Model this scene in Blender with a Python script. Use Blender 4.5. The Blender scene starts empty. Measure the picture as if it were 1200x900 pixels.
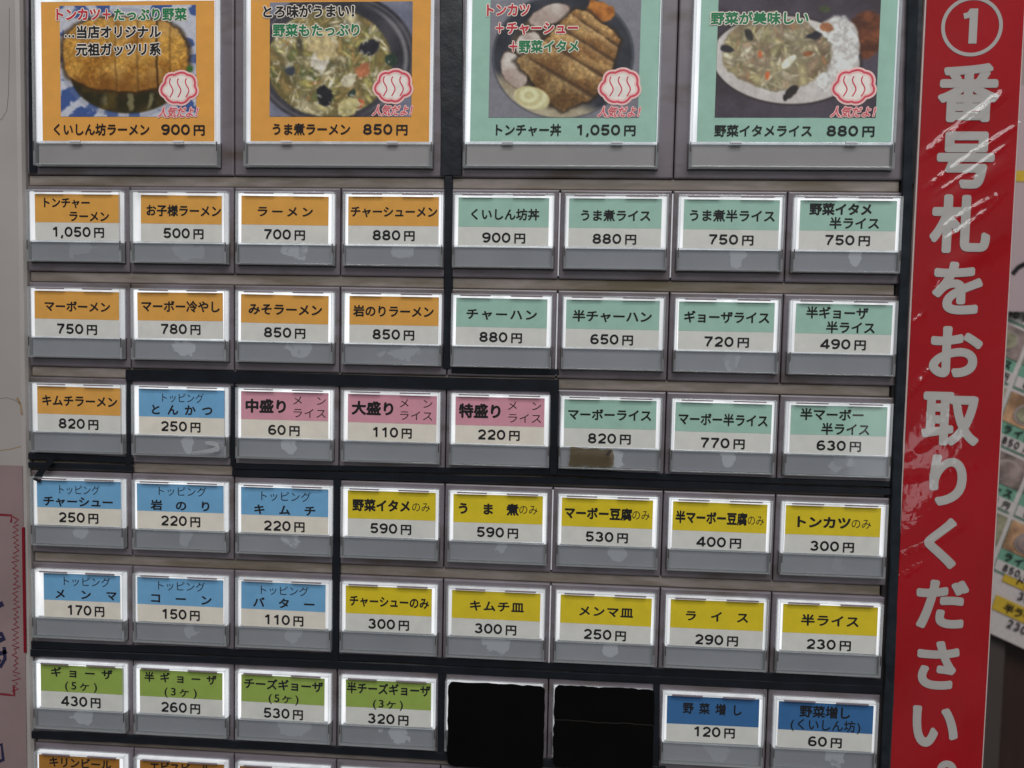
import bpy, math, random
import numpy as np
from mathutils import Matrix, Vector

scene = bpy.context.scene
random.seed(7)
rng = np.random.default_rng(11)

# ------------------------------------------------------------------ camera, light, exposure
# one panel unit (the column pitch of the buttons) is 4 cm; panel x runs right, panel y runs DOWN, d runs INTO the machine
U = 0.04
CX, CY = 3.9, 3.0
RC = np.array([[0.99757498, -0.02043542, 0.06653229],
               [0.02405408, 0.99824842, -0.05405089],
               [-0.0653112, 0.05552019, 0.9963192]])
TC = np.array([-0.68695401, 1.27833709, 7.0826875])
CAMP = -RC.T @ TC                                   # camera in centred panel units


def W(x, y, d=0.0):
    """panel units -> world metres"""
    return Vector(((x - CX) * U, d * U, -(y - CY) * U))


def PX(px, py, d=0.0):
    """where the sight line of a measured point meets the plane at depth d (panel units)"""
    ray = RC.T @ np.array([(px - 600) / 900.0, (py - 450) / 900.0, 1.0])
    s = (d - CAMP[2]) / ray[2]
    q = CAMP + s * ray
    return q[0] + CX, q[1] + CY


cam_data = bpy.data.cameras.new("camera")
cam = bpy.data.objects.new("camera", cam_data)
scene.collection.objects.link(cam)
scene.camera = cam
cam_data.sensor_width = 36.0
cam_data.lens = 27.0
cam_data.clip_start = 0.01
cam_data.clip_end = 50.0


def to_world(v):
    return Vector((v[0], v[2], -v[1]))


right, up, back = to_world(RC[0]), -to_world(RC[1]), -to_world(RC[2])
m = Matrix((right, up, back)).transposed().to_4x4()
m.translation = W(CAMP[0] + CX, CAMP[1] + CY, CAMP[2])
cam.matrix_world = m
cam_data.dof.use_dof = True
cam_data.dof.focus_distance = 0.285
cam_data.dof.aperture_fstop = 17.0

world = bpy.data.worlds.new("World")
scene.world = world
world.use_nodes = True
# the shop room all round: dim, with lighter and darker patches
wn = world.node_tree.nodes
wt, wno, wr = wn.new("ShaderNodeTexCoord"), wn.new("ShaderNodeTexNoise"), wn.new("ShaderNodeValToRGB")
wno.inputs["Scale"].default_value = 2.6
wno.inputs["Detail"].default_value = 2.0
wr.color_ramp.elements[0].position, wr.color_ramp.elements[1].position = 0.38, 0.64
wr.color_ramp.elements[0].color, wr.color_ramp.elements[1].color = (0.28, 0.26, 0.25, 1), (1.9, 1.95, 2.0, 1)
world.node_tree.links.new(wt.outputs["Generated"], wno.inputs["Vector"])
world.node_tree.links.new(wno.outputs[0], wr.inputs[0])
world.node_tree.links.new(wr.outputs[0], wn["Background"].inputs[0])
world.node_tree.nodes["Background"].inputs[1].default_value = 0.12


def area(name, loc, target, sx, sy, watts, col):
    l = bpy.data.lights.new(name, "AREA")
    l.shape = "RECTANGLE"
    l.size, l.size_y, l.energy, l.color = sx, sy, watts, col
    o = bpy.data.objects.new(name, l)
    scene.collection.objects.link(o)
    o.location = loc
    o.rotation_euler = (Vector(target) - Vector(loc)).to_track_quat("-Z", "Y").to_euler()
    return o


area("ceiling_lamp", (0.10, -0.75, 1.25), (0.0, 0.0, 0.0), 1.3, 0.16, 9.0, (1.0, 0.97, 0.93))
area("far_ceiling_lamp", (0.3, -1.6, 1.45), (0.0, 0.0, 0.0), 1.6, 0.7, 24.0, (0.97, 0.985, 1.0))

area("shop_window_light", (0.75, -1.5, -0.15), (0.15, 0.0, 0.0), 0.10, 0.26, 0.22, (0.92, 0.97, 1.0))

scene.view_settings.view_transform = "Standard"
scene.view_settings.look = "None"
scene.view_settings.exposure = 0.0
scene.view_settings.gamma = 1.0


# ------------------------------------------------------------------ helpers
def lin(c):
    c = np.asarray(c, float) / 255.0
    return np.where(c <= 0.04045, c / 12.92, ((c + 0.055) / 1.055) ** 2.4)


GAIN = 1.9


def alb(r, g, b, k=GAIN):
    v = np.clip(lin((r, g, b)) * k, 0.002, 0.9)
    return (float(v[0]), float(v[1]), float(v[2]), 1.0)


def nodes_of(name):
    mt = bpy.data.materials.new(name)
    mt.use_nodes = True
    nt = mt.node_tree
    bs = nt.nodes["Principled BSDF"]
    return mt, nt, bs


def ramp_mix(nt, fac, c1, c2, lo=0.35, hi=0.65):
    r = nt.nodes.new("ShaderNodeValToRGB")
    r.color_ramp.elements[0].position, r.color_ramp.elements[1].position = lo, hi
    r.color_ramp.elements[0].color, r.color_ramp.elements[1].color = c1, c2
    nt.links.new(fac, r.inputs[0])
    return r.outputs[0]


def noise(nt, scale, detail=4, vec=None, rough=0.55, stretch=None):
    g = nt.nodes.new("ShaderNodeNewGeometry")
    src = g.outputs["Position"]
    if stretch:
        mp = nt.nodes.new("ShaderNodeMapping")
        mp.inputs["Scale"].default_value = stretch
        nt.links.new(src, mp.inputs["Vector"])
        src = mp.outputs[0]
    n = nt.nodes.new("ShaderNodeTexNoise")
    n.inputs["Scale"].default_value = scale
    n.inputs["Detail"].default_value = detail
    n.inputs["Roughness"].default_value = rough
    nt.links.new(src, n.inputs["Vector"])
    return n.outputs[0]


def bump(nt, bs, fac, strength, dist=0.001):
    b = nt.nodes.new("ShaderNodeBump")
    b.inputs["Strength"].default_value = strength
    b.inputs["Distance"].default_value = dist
    nt.links.new(fac, b.inputs["Height"])
    nt.links.new(b.outputs[0], bs.inputs["Normal"])


def worn(name, c1, c2, scale, rough=0.5, stretch=None, lo=0.35, hi=0.65, bmp=0.0, spec=0.5, metal=0.0, c3=None, lo3=0.55, hi3=0.75, s3=None, st3=None):
    mt, nt, bs = nodes_of(name)
    n = noise(nt, scale, 5, stretch=stretch)
    col = ramp_mix(nt, n, c1, c2, lo, hi)
    if c3:
        n3 = noise(nt, s3 or scale * 0.4, 6, stretch=st3)
        f = ramp_mix(nt, n3, (0, 0, 0, 1), (1, 1, 1, 1), lo3, hi3)
        mx = nt.nodes.new("ShaderNodeMixRGB")
        nt.links.new(f, mx.inputs[0])
        nt.links.new(col, mx.inputs[1])
        mx.inputs[2].default_value = c3
        col = mx.outputs[0]
    nt.links.new(col, bs.inputs["Base Color"])
    bs.inputs["Roughness"].default_value = rough
    bs.inputs["Specular IOR Level"].default_value = spec
    bs.inputs["Metallic"].default_value = metal
    if bmp:
        bump(nt, bs, n, bmp, 0.0004)
    return mt


def flat(name, c, rough=0.6, spec=0.3, vary=0.06, scale=300):
    a = tuple(max(0, v * (1 - vary)) for v in c[:3]) + (1,)
    b = tuple(min(1, v * (1 + vary)) for v in c[:3]) + (1,)
    return worn(name, a, b, scale, rough, spec=spec)


def paper(name, c, vary=0.05, trans=0.18):
    """printed card: mostly diffuse, lets a little of the lamp behind it through"""
    mt, nt, bs = nodes_of(name)
    a = tuple(max(0, v * (1 - vary)) for v in c[:3]) + (1,)
    b = tuple(min(1, v * (1 + vary)) for v in c[:3]) + (1,)
    col = ramp_mix(nt, noise(nt, 190, 6), a, b, 0.3, 0.7)
    nt.links.new(col, bs.inputs["Base Color"])
    bs.inputs["Roughness"].default_value = 0.7
    bs.inputs["Specular IOR Level"].default_value = 0.2
    tr = nt.nodes.new("ShaderNodeBsdfTranslucent")
    nt.links.new(col, tr.inputs[0])
    mx = nt.nodes.new("ShaderNodeMixShader")
    mx.inputs[0].default_value = trans
    nt.links.new(bs.outputs[0], mx.inputs[1])
    nt.links.new(tr.outputs[0], mx.inputs[2])
    nt.links.new(mx.outputs[0], nt.nodes["Material Output"].inputs[0])
    return mt


def clear(name, tint, gloss_rough=0.04, haze=0.0, extra=0.0, ext_col=(1, 1, 1, 1), fres=1.45, bmp=0.0, bscale=60):
    """thin clear plastic: see-through, Fresnel reflection, optional milky share"""
    mt, nt, bs = nodes_of(name)
    nt.nodes.remove(bs)
    tp = nt.nodes.new("ShaderNodeBsdfTransparent")
    tp.inputs[0].default_value = tint
    gl = nt.nodes.new("ShaderNodeBsdfGlossy")
    gl.inputs["Roughness"].default_value = gloss_rough
    lw = nt.nodes.new("ShaderNodeLayerWeight")          # Schlick: f0 + (1 - f0) * facing ^ 5, the same from both sides
    lw.inputs[0].default_value = 0.5
    pw = nt.nodes.new("ShaderNodeMath")
    pw.operation = "POWER"
    pw.inputs[1].default_value = 5.0
    nt.links.new(lw.outputs["Facing"], pw.inputs[0])
    fr = nt.nodes.new("ShaderNodeMapRange")
    fr.inputs["To Min"].default_value = ((fres - 1) / (fres + 1)) ** 2
    nt.links.new(pw.outputs[0], fr.inputs["Value"])
    base = tp.outputs[0]
    if extra:
        df = nt.nodes.new("ShaderNodeBsdfDiffuse")
        df.inputs[0].default_value = ext_col
        tl = nt.nodes.new("ShaderNodeBsdfTranslucent")
        tl.inputs[0].default_value = ext_col
        a = nt.nodes.new("ShaderNodeMixShader")
        a.inputs[0].default_value = 0.6
        nt.links.new(df.outputs[0], a.inputs[1])
        nt.links.new(tl.outputs[0], a.inputs[2])
        b = nt.nodes.new("ShaderNodeMixShader")
        b.inputs[0].default_value = extra
        nt.links.new(base, b.inputs[1])
        nt.links.new(a.outputs[0], b.inputs[2])
        base = b.outputs[0]
    mx = nt.nodes.new("ShaderNodeMixShader")
    nt.links.new(fr.outputs[0], mx.inputs[0])
    nt.links.new(base, mx.inputs[1])
    shine = gl.outputs[0]
    if haze:
        g2 = nt.nodes.new("ShaderNodeBsdfGlossy")
        g2.inputs["Roughness"].default_value = 0.42
        hm = nt.nodes.new("ShaderNodeMixShader")
        hm.inputs[0].default_value = haze
        nt.links.new(shine, hm.inputs[1])
        nt.links.new(g2.outputs[0], hm.inputs[2])
        shine = hm.outputs[0]
    nt.links.new(shine, mx.inputs[2])
    if bmp:
        n = noise(nt, bscale, 3)
        bp = nt.nodes.new("ShaderNodeBump")
        bp.inputs["Strength"].default_value = bmp
        bp.inputs["Distance"].default_value = 0.001
        nt.links.new(n, bp.inputs["Height"])
        nt.links.new(bp.outputs[0], gl.inputs["Normal"])
        nt.links.new(bp.outputs[0], lw.inputs["Normal"])
    nt.links.new(mx.outputs[0], nt.nodes["Material Output"].inputs[0])
    return mt


def glow(name, c, strength):
    mt, nt, bs = nodes_of(name)
    bs.inputs["Base Color"].default_value = (0.22, 0.22, 0.22, 1)
    bs.inputs["Specular IOR Level"].default_value = 0.1
    n = noise(nt, 150, 2, stretch=(1, 1, 0.25))
    mr = nt.nodes.new("ShaderNodeMapRange")
    mr.inputs["From Min"].default_value, mr.inputs["From Max"].default_value = 0.3, 0.7
    mr.inputs["To Min"].default_value, mr.inputs["To Max"].default_value = strength * 0.8, strength * 1.2
    nt.links.new(n, mr.inputs["Value"])
    bs.inputs["Emission Color"].default_value = c
    oi = nt.nodes.new("ShaderNodeObjectInfo")                # lamps differ in age
    o2 = nt.nodes.new("ShaderNodeMapRange")
    o2.inputs["To Min"].default_value, o2.inputs["To Max"].default_value = 0.72, 1.12
    nt.links.new(oi.outputs["Random"], o2.inputs["Value"])
    ml = nt.nodes.new("ShaderNodeMath")
    ml.operation = "MULTIPLY"
    nt.links.new(mr.outputs[0], ml.inputs[0])
    nt.links.new(o2.outputs[0], ml.inputs[1])
    nt.links.new(ml.outputs[0], bs.inputs["Emission Strength"])
    return mt


def vcol(name, rough=0.6, trans=0.0):
    mt, nt, bs = nodes_of(name)
    at = nt.nodes.new("ShaderNodeAttribute")
    at.attribute_name = "print"
    nt.links.new(at.outputs["Color"], bs.inputs["Base Color"])
    bs.inputs["Roughness"].default_value = rough
    bs.inputs["Specular IOR Level"].default_value = 0.25
    if trans:
        tr = nt.nodes.new("ShaderNodeBsdfTranslucent")
        nt.links.new(at.outputs["Color"], tr.inputs[0])
        mx = nt.nodes.new("ShaderNodeMixShader")
        mx.inputs[0].default_value = trans
        nt.links.new(bs.outputs[0], mx.inputs[1])
        nt.links.new(tr.outputs[0], mx.inputs[2])
        nt.links.new(mx.outputs[0], nt.nodes["Material Output"].inputs[0])
    return mt


class MB:
    """collects geometry in panel units relative to an origin, links it as ONE mesh object"""

    def __init__(self, ox=0.0, oy=0.0, od=0.0):
        self.o = (ox, oy, od)
        self.v, self.f, self.mi, self.mats, self.n = [], [], [], [], 0

    def mat(self, mt):
        if mt not in self.mats:
            self.mats.append(mt)
        return self.mats.index(mt)

    def add(self, verts, faces, mt):
        """verts: (x, y, d) in panel units"""
        k = self.mat(mt)
        self.v.append(np.asarray(verts, float).reshape(-1, 3))
        for fc in faces:
            self.f.append([i + self.n for i in fc])
            self.mi.append(k)
        self.n += len(verts)

    def quad(self, x0, y0, x1, y1, d, mt):
        self.add([(x0, y0, d), (x0, y1, d), (x1, y1, d), (x1, y0, d)], [(0, 1, 2, 3)], mt)

    def box(self, x0, y0, x1, y1, d0, d1, mt, bev=0.0):
        """d0 is the face towards the viewer; bev chamfers its rim"""
        b = bev
        vs = [(x0 + b, y0 + b, d0), (x0 + b, y1 - b, d0), (x1 - b, y1 - b, d0), (x1 - b, y0 + b, d0)]
        if b:
            for kx, dd in ((b * 0.3, d0 + b * 0.3), (0, d0 + b)):
                vs += [(x0 + kx, y0 + kx, dd), (x0 + kx, y1 - kx, dd), (x1 - kx, y1 - kx, dd), (x1 - kx, y0 + kx, dd)]
        vs += [(x0, y0, d1), (x0, y1, d1), (x1, y1, d1), (x1, y0, d1)]
        fs = [(0, 1, 2, 3)]
        rings = len(vs) // 4
        for r in range(rings - 1):
            for i in range(4):
                j = (i + 1) % 4
                fs.append((r * 4 + i, r * 4 + 4 + i, r * 4 + 4 + j, r * 4 + j))
        e = (rings - 1) * 4
        fs.append((e + 3, e + 2, e + 1, e))
        self.add(vs, fs, mt)

    def poly(self, pts, d0, d1, mt):
        """prism of an outline given counter-clockwise or clockwise"""
        n = len(pts)
        a = sum(pts[i][0] * pts[(i + 1) % n][1] - pts[(i + 1) % n][0] * pts[i][1] for i in range(n))
        if a > 0:
            pts = pts[::-1]
        vs = [(x, y, d0) for x, y in pts] + [(x, y, d1) for x, y in pts]
        fs = [tuple(range(n)), tuple(range(2 * n - 1, n - 1, -1))]
        fs += [(i, n + i, n + (i + 1) % n, (i + 1) % n) for i in range(n)]
        self.add(vs, fs, mt)

    def build(self, name, parent=None, smooth=False):
        ox, oy, od = self.o
        v = np.concatenate(self.v)
        co = np.stack([(v[:, 0] - ox) * U, (v[:, 2] - od) * U, -(v[:, 1] - oy) * U], 1)
        me = bpy.data.meshes.new(name)
        me.from_pydata(co.tolist(), [], self.f)
        for mt in self.mats:
            me.materials.append(mt)
        me.polygons.foreach_set("material_index", self.mi)
        if smooth:
            me.polygons.foreach_set("use_smooth", [True] * len(me.polygons))
        me.update()
        ob = bpy.data.objects.new(name, me)
        scene.collection.objects.link(ob)
        if parent is not None:
            ob.parent = parent
        else:
            ob.location = W(ox, oy, od)
        return ob


def tag(o, label=None, cat=None, group=None, kind=None):
    for k, v in (("label", label), ("category", cat), ("group", group), ("kind", kind)):
        if v:
            o[k] = v
    return o


# ------------------------------------------------------------------ lettering
_glyphs = {}
_txt = bpy.data.curves.new("glyph", "FONT")
_txto = bpy.data.objects.new("glyph", _txt)
scene.collection.objects.link(_txto)


def glyph(ch, res=3):
    if (ch, res) not in _glyphs:
        _txt.body = ch
        _txt.resolution_u = res
        bpy.context.view_layer.update()
        dg = bpy.context.evaluated_depsgraph_get()
        me = bpy.data.meshes.new_from_object(_txto.evaluated_get(dg))
        co = np.empty(len(me.vertices) * 3)
        me.vertices.foreach_get("co", co)
        _glyphs[ch, res] = (co.reshape(-1, 3)[:, :2].copy(), [tuple(p.vertices) for p in me.polygons])
        bpy.data.meshes.remove(me)
    return _glyphs[ch, res]


DIRS = [(0, 0)] + [(math.cos(a), math.sin(a)) for a in np.arange(8) * math.pi / 4]
DIRS_FINE = [(0, 0)] + [(math.cos(a), math.sin(a)) for a in np.arange(20) * math.pi / 10]


def put_glyph(mb, ch, cx, cy, sx, sy, d, mt, bold=0.0, shear=0.0, rot=0.0, res=3, step=0.00012):
    """ch centred on (cx, cy); sx, sy = em size in panel units; bold = growth as a share of the em"""
    co, fs = glyph(ch, res)
    if not len(co):
        return
    half = ch.isascii()
    mid = (co[:, 0].max() + co[:, 0].min()) / 2 if half else 0.5
    q = co - np.array([mid, 0.37])
    dirs = (DIRS_FINE if res > 4 else DIRS) if bold > 0 else DIRS[:1]
    c, s = math.cos(rot), math.sin(rot)
    for k, (ax, ay) in enumerate(dirs):
        x = (q[:, 0] + ax * bold) * sx
        y = (q[:, 1] + ay * bold) * sy
        x = x + shear * y
        X, Y = x * c + y * s, y * c - x * s
        mb.add(np.stack([cx + X, cy - Y, np.full(len(x), d - step * k)], 1), fs, mt)


def put_text(mb, text, x0, x1, cy, em, d, mt, bold=0.0, shear=0.0, res=3, step=0.00012):
    """text spread evenly between x0 and x1 with em height em; ascii counts as half width"""
    adv = [0.5 if ch.isascii() else 1.0 for ch in text]
    tot = sum(adv)
    e = (x1 - x0) / tot
    x = x0
    for ch, a in zip(text, adv):
        if not ch.isspace():
            put_glyph(mb, ch, x + a * e / 2, cy, min(e, em * 1.15), em, d, mt, bold, shear, 0.0, res, step)
        x += a * e


def arc(cx, cy, rx, ry, a0, a1, n=14):
    t = np.radians(np.linspace(a0, a1, n))
    return [(cx + rx * math.cos(a), cy + ry * math.sin(a)) for a in t]


def ribbon(mb, pts, w, d, mt, closed=False, w1=None):
    p = np.asarray(pts, float)
    n = len(p)
    w1 = w if w1 is None else w1
    if closed:
        tan = np.roll(p, -1, 0) - np.roll(p, 1, 0)
    else:
        tan = np.gradient(p, axis=0)
    L = np.linalg.norm(tan, axis=1, keepdims=True) + 1e-9
    nr = np.stack([-tan[:, 1], tan[:, 0]], 1) / L
    ww = np.linspace(w, w1, n)[:, None] / 2
    a, b = p + nr * ww, p - nr * ww
    vs = [(x, y, d) for x, y in a] + [(x, y, d) for x, y in b]
    rg = range(n) if closed else range(n - 1)
    mb.add(vs, [(i, (i + 1) % n, n + (i + 1) % n, n + i) for i in rg], mt)


S = 0.19
_six = [arc(0.36, 0.5, 0.265, 0.415, 52, 180, 14) + [(0.095, 0.31)], arc(0.33, 0.31, 0.235, 0.228, 0, 345, 24)]
DIGITS = {
    "0": [(arc(0.33, 0.5, 0.245, 0.415, 0, 345, 26), True)],
    "1": [([(0.40, 0.0), (0.40, 1.0)], False), ([(0.14, 0.75), (0.27, 0.79), (0.36, 0.93)], False)],
    "2": [(arc(0.33, 0.66, 0.23, 0.255, 165, -38, 16) + [(0.2, 0.2), (0.13, 0.07)], False), ([(0.07, 0.083), (0.6, 0.083)], False)],
    "3": [(arc(0.31, 0.71, 0.2, 0.205, 160, -90, 14), False), (arc(0.31, 0.295, 0.235, 0.21, 90, -162, 16), False)],
    "4": [([(0.46, 0), (0.46, 1)], False), ([(0.44, 0.93), (0.06, 0.29)], False), ([(0.0, 0.27), (0.65, 0.27)], False)],
    "5": [([(0.13, 0.917), (0.59, 0.917)], False), ([(0.17, 0.93), (0.115, 0.44)], False), (arc(0.32, 0.325, 0.235, 0.243, 148, -155, 20), False)],
    "6": [(_six[0], False), (_six[1], True)],
    "7": [([(0.06, 0.917), (0.62, 0.917)], False), ([(0.56, 0.86), (0.40, 0.55), (0.3, 0.28), (0.25, 0.0)], False)],
    "8": [(arc(0.33, 0.715, 0.2, 0.2, 0, 345, 22), True), (arc(0.33, 0.292, 0.235, 0.21, 0, 345, 22), True)],
    "9": [([(0.66 - x, 1 - y) for x, y in _six[0]], False), ([(0.66 - x, 1 - y) for x, y in _six[1]], True)],
    ",": [([(0.16, 0.17), (0.15, 0.0), (0.08, -0.17)], False)],
}


def put_number(mb, text, x0, x1, cy, h, d, mt, stroke=S, shear=0.0):
    adv = [0.36 if c == "," else 0.78 for c in text]
    e = (x1 - x0) / (sum(adv) - 0.1)
    x = x0
    for c, a in zip(text, adv):
        for k, (pts, cl) in enumerate(DIGITS[c]):
            q = [(x + (0.33 + (px - 0.33) * 1.1 + shear * py) * e, cy + h / 2 - py * h) for px, py in pts]
            ribbon(mb, q, stroke * (e + h) / 2 * 0.95, d - 0.0002 * k, mt, cl)
        x += a * e


def price(mb, text, x0, x1, cy, h, d, mt):
    """digits and the yen sign, with a space between"""
    n = sum(0.36 if c == "," else 0.78 for c in text)
    e = (x1 - x0) / (n + 0.22 + 0.85)
    put_number(mb, text, x0, x0 + (n - 0.1) * e, cy, h, d, mt)
    put_glyph(mb, "円", x1 - 0.44 * e, cy + h * 0.04, 0.98 * e, h * 1.12, d, mt, 0.028)


def wobble(n, amp, smooth=3):
    r = rng.normal(size=n + smooth * 2)
    k = np.ones(smooth * 2 + 1) / (smooth * 2 + 1)
    return np.convolve(r, k, "valid")[:n] * amp

# ------------------------------------------------------------------ materials
K = 1.5
M_BEZEL = worn("bezel_plastic", alb(90, 84, 89, K), alb(81, 75, 80, K), 55, 0.36, bmp=0.05, c3=alb(62, 53, 46, K), lo3=0.5, hi3=0.74, s3=55, st3=(0.6, 1, 1.8))
M_RAIL = worn("rail_metal", alb(118, 109, 104, K), alb(92, 84, 77, K), 130, 0.55, stretch=(0.4, 1, 1.6), c3=alb(76, 67, 50, K), lo3=0.46, hi3=0.68, s3=60, st3=(0.35, 1, 2.4), bmp=0.25)
M_CAVITY = flat("cavity_dark", alb(30, 27, 28, K), 0.7)
M_FRAME = worn("painted_sheet_metal", alb(134, 129, 126, K), alb(124, 119, 116, K), 14, 0.45, bmp=0.05, c3=alb(112, 99, 86, K), lo3=0.62, hi3=0.85, s3=12, st3=(1, 1, 0.4))
M_TAPE = worn("black_vinyl_tape", alb(13, 17, 24, K), alb(8, 11, 16, K), 110, 0.36, bmp=0.7, spec=0.4)
M_TAPE_FELT = worn("black_foam_tape", alb(26, 31, 36, K), alb(14, 18, 23, K), 160, 0.8, bmp=0.5, spec=0.2)
M_BLACK = worn("dull_black_tape", (0.0016, 0.0014, 0.0013, 1), (0.0009, 0.0009, 0.0009, 1), 60, 0.75, spec=0.08)
M_GLOW = glow("button_backlight", (0.965, 0.975, 1.0, 1), 0.83)
M_GLOW_BIG = glow("photo_button_backlight", (0.93, 0.95, 1.0, 1), 0.86)
M_LENS = clear("clear_acrylic", (0.95, 0.96, 0.96, 1), 0.05, fres=1.36)
M_WALL = clear("acrylic_edge", (0.93, 0.94, 0.95, 1), 0.08, extra=0.3, ext_col=(0.82, 0.85, 0.86, 1))
M_SLOT = flat("slot_dark", alb(104, 92, 98, K), 0.6)
M_SEAM = flat("cap_seam", alb(46, 38, 38, K), 0.6)
M_STRIP = flat("pale_edge", alb(178, 176, 180, K), 0.4)
M_INK = flat("black_ink", (0.011, 0.010, 0.012, 1), 0.6, vary=0.1)
M_WHITE = paper("card_white", alb(172, 170, 166))
M_CREAM = paper("card_cream", alb(180, 174, 165))
BANDS = {"orange": paper("card_orange", alb(180, 132, 64)), "green": paper("card_green", alb(130, 158, 146)),
         "blue": paper("card_blue", alb(93, 137, 170)), "pink": paper("card_pink", alb(172, 122, 135)),
         "yellow": paper("card_yellow", alb(178, 158, 34)), "lime": paper("card_lime", alb(122, 140, 66)),
         "deep blue": paper("card_deep_blue", alb(46, 86, 128)), "amber": paper("card_amber", alb(140, 96, 40))}


def plate_mat():
    """grey push plate with pale sticker residue of its own irregular shape"""
    mt, nt, bs = nodes_of("push_plate_grey")
    L = nt.links
    base = ramp_mix(nt, noise(nt, 24, 4), alb(105, 106, 110), alb(97, 98, 102))
    tc = nt.nodes.new("ShaderNodeTexCoord")
    oi = nt.nodes.new("ShaderNodeObjectInfo")
    sx = nt.nodes.new("ShaderNodeSeparateXYZ")
    L.new(tc.outputs["Generated"], sx.inputs[0])

    def mth(op, a, b=None):
        n = nt.nodes.new("ShaderNodeMath")
        n.operation = op
        for k, v in enumerate((a, b)):
            if v is None:
                continue
            if isinstance(v, (int, float)):
                n.inputs[k].default_value = v
            else:
                L.new(v, n.inputs[k])
        return n.outputs[0]
    n1 = noise(nt, 150, 3)
    # centre of the patch differs from plate to plate
    cx = mth("ADD", mth("MULTIPLY", oi.outputs["Random"], 0.14), 0.48)
    dx = mth("MULTIPLY", mth("SUBTRACT", sx.outputs[0], cx), mth("ADD", mth("MULTIPLY", mth("FRACT", mth("MULTIPLY", oi.outputs["Random"], 17.3)), 6.0), 3.2))
    dz = mth("MULTIPLY", mth("SUBTRACT", sx.outputs[2], 0.68), 1.25)
    r = mth("SQRT", mth("ADD", mth("MULTIPLY", dx, dx), mth("MULTIPLY", dz, dz)))
    v = mth("ADD", r, mth("MULTIPLY", mth("SUBTRACT", n1, 0.5), 2.2))
    msk = nt.nodes.new("ShaderNodeMapRange")
    msk.inputs["From Min"].default_value, msk.inputs["From Max"].default_value = 0.62, 0.56
    L.new(v, msk.inputs["Value"])
    hole = mth("GREATER_THAN", noise(nt, 260, 2), mth("MULTIPLY", mth("FRACT", mth("MULTIPLY", oi.outputs["Random"], 41.7)), 0.62))
    amt = mth("MULTIPLY", msk.outputs[0], mth("GREATER_THAN", oi.outputs["Random"], 0.3))
    amt = mth("MULTIPLY", amt, mth("ADD", mth("MULTIPLY", hole, 0.6), 0.4))
    amt = mth("MULTIPLY", amt, mth("ADD", mth("MULTIPLY", mth("FRACT", mth("MULTIPLY", oi.outputs["Random"], 29.1)), 0.35), 0.12))
    mx = nt.nodes.new("ShaderNodeMixRGB")
    L.new(amt, mx.inputs[0])
    L.new(base, mx.inputs[1])
    mx.inputs[2].default_value = alb(150, 152, 156)
    L.new(mx.outputs[0], bs.inputs["Base Color"])
    bs.inputs["Roughness"].default_value = 0.3
    return mt


M_PLATE = plate_mat()
M_PLATE_BIG = worn("photo_button_plate", alb(114, 111, 111), alb(106, 103, 103), 20, 0.36, c3=alb(104, 98, 88), lo3=0.6, hi3=0.85, s3=10)

# ------------------------------------------------------------------ the machine
machine = bpy.data.objects.new("ticket_machine", None)
scene.collection.objects.link(machine)
tag(machine, "grey meal ticket machine covered with rows of backlit menu buttons", "ticket machine")


def at_part(mb_obj, x, y, d=0.0):
    mb_obj.location = W(x, y, d)
    return mb_obj


def part(mb, name, parent=machine, smooth=False):
    o = mb.build(name, parent, smooth)
    o.location = W(*mb.o) if parent is machine else Vector((0, 0, 0))
    return o


PITCH, CW, CH = 0.896683, 0.913767, 0.661384
b = MB(2.4, 3, 0.5)
b.box(-4.2, -7, 8.84, 13, 0.16, 9.0, M_CAVITY)
part(b, "cabinet")

b = MB(-0.1, 3, 0)
fx = PX(27.5, 300, 0.0)[0]
b.box(-4.2, -7, fx, 13, 0.0, 0.15, M_FRAME, 0.045)
M_SCRATCH = flat("frame_scratch", alb(98, 92, 88, K), 0.6)
M_RUST = worn("frame_rust", alb(112, 88, 62, K), alb(122, 108, 92, K), 300, 0.7)
for pts, w, mt in ((((-10, 143), (2, 140), (8, 130), (10, 110), (11, 60), (11, 10)), 0.007, M_SCRATCH), (((-5, 468), (8, 466), (18, 469), (24, 473)), 0.006, M_SCRATCH), (((-5, 529), (14, 526), (25, 523)), 0.01, M_RUST), (((20, 466), (24, 474), (25.5, 486)), 0.022, M_RUST)):
    ribbon(b, [PX(x, y, 0) for x, y in pts], w, -0.0008, mt)
part(b, "side_frame")
b = MB(8.4, 3, 0.03)
b.box(7.925, -7, 8.84, 13, 0.045, 0.15, M_CAVITY, 0.02)
part(b, "front_frame")

for j in range(0, 7):
    y = j * PITCH
    b = MB(3.9, y - 0.1, 0.06)
    b.box(-0.035, y - 0.152, 7.915, y - 0.05, 0.062, 0.15, M_RAIL, 0.012)
    part(b, "rail")


def bezel_mesh(w, h0, h1):
    g = MB()
    g.box(-0.0385, h0, w + 0.0385, h1, 0.04, 0.155, M_BEZEL, 0.014)
    return g


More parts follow.
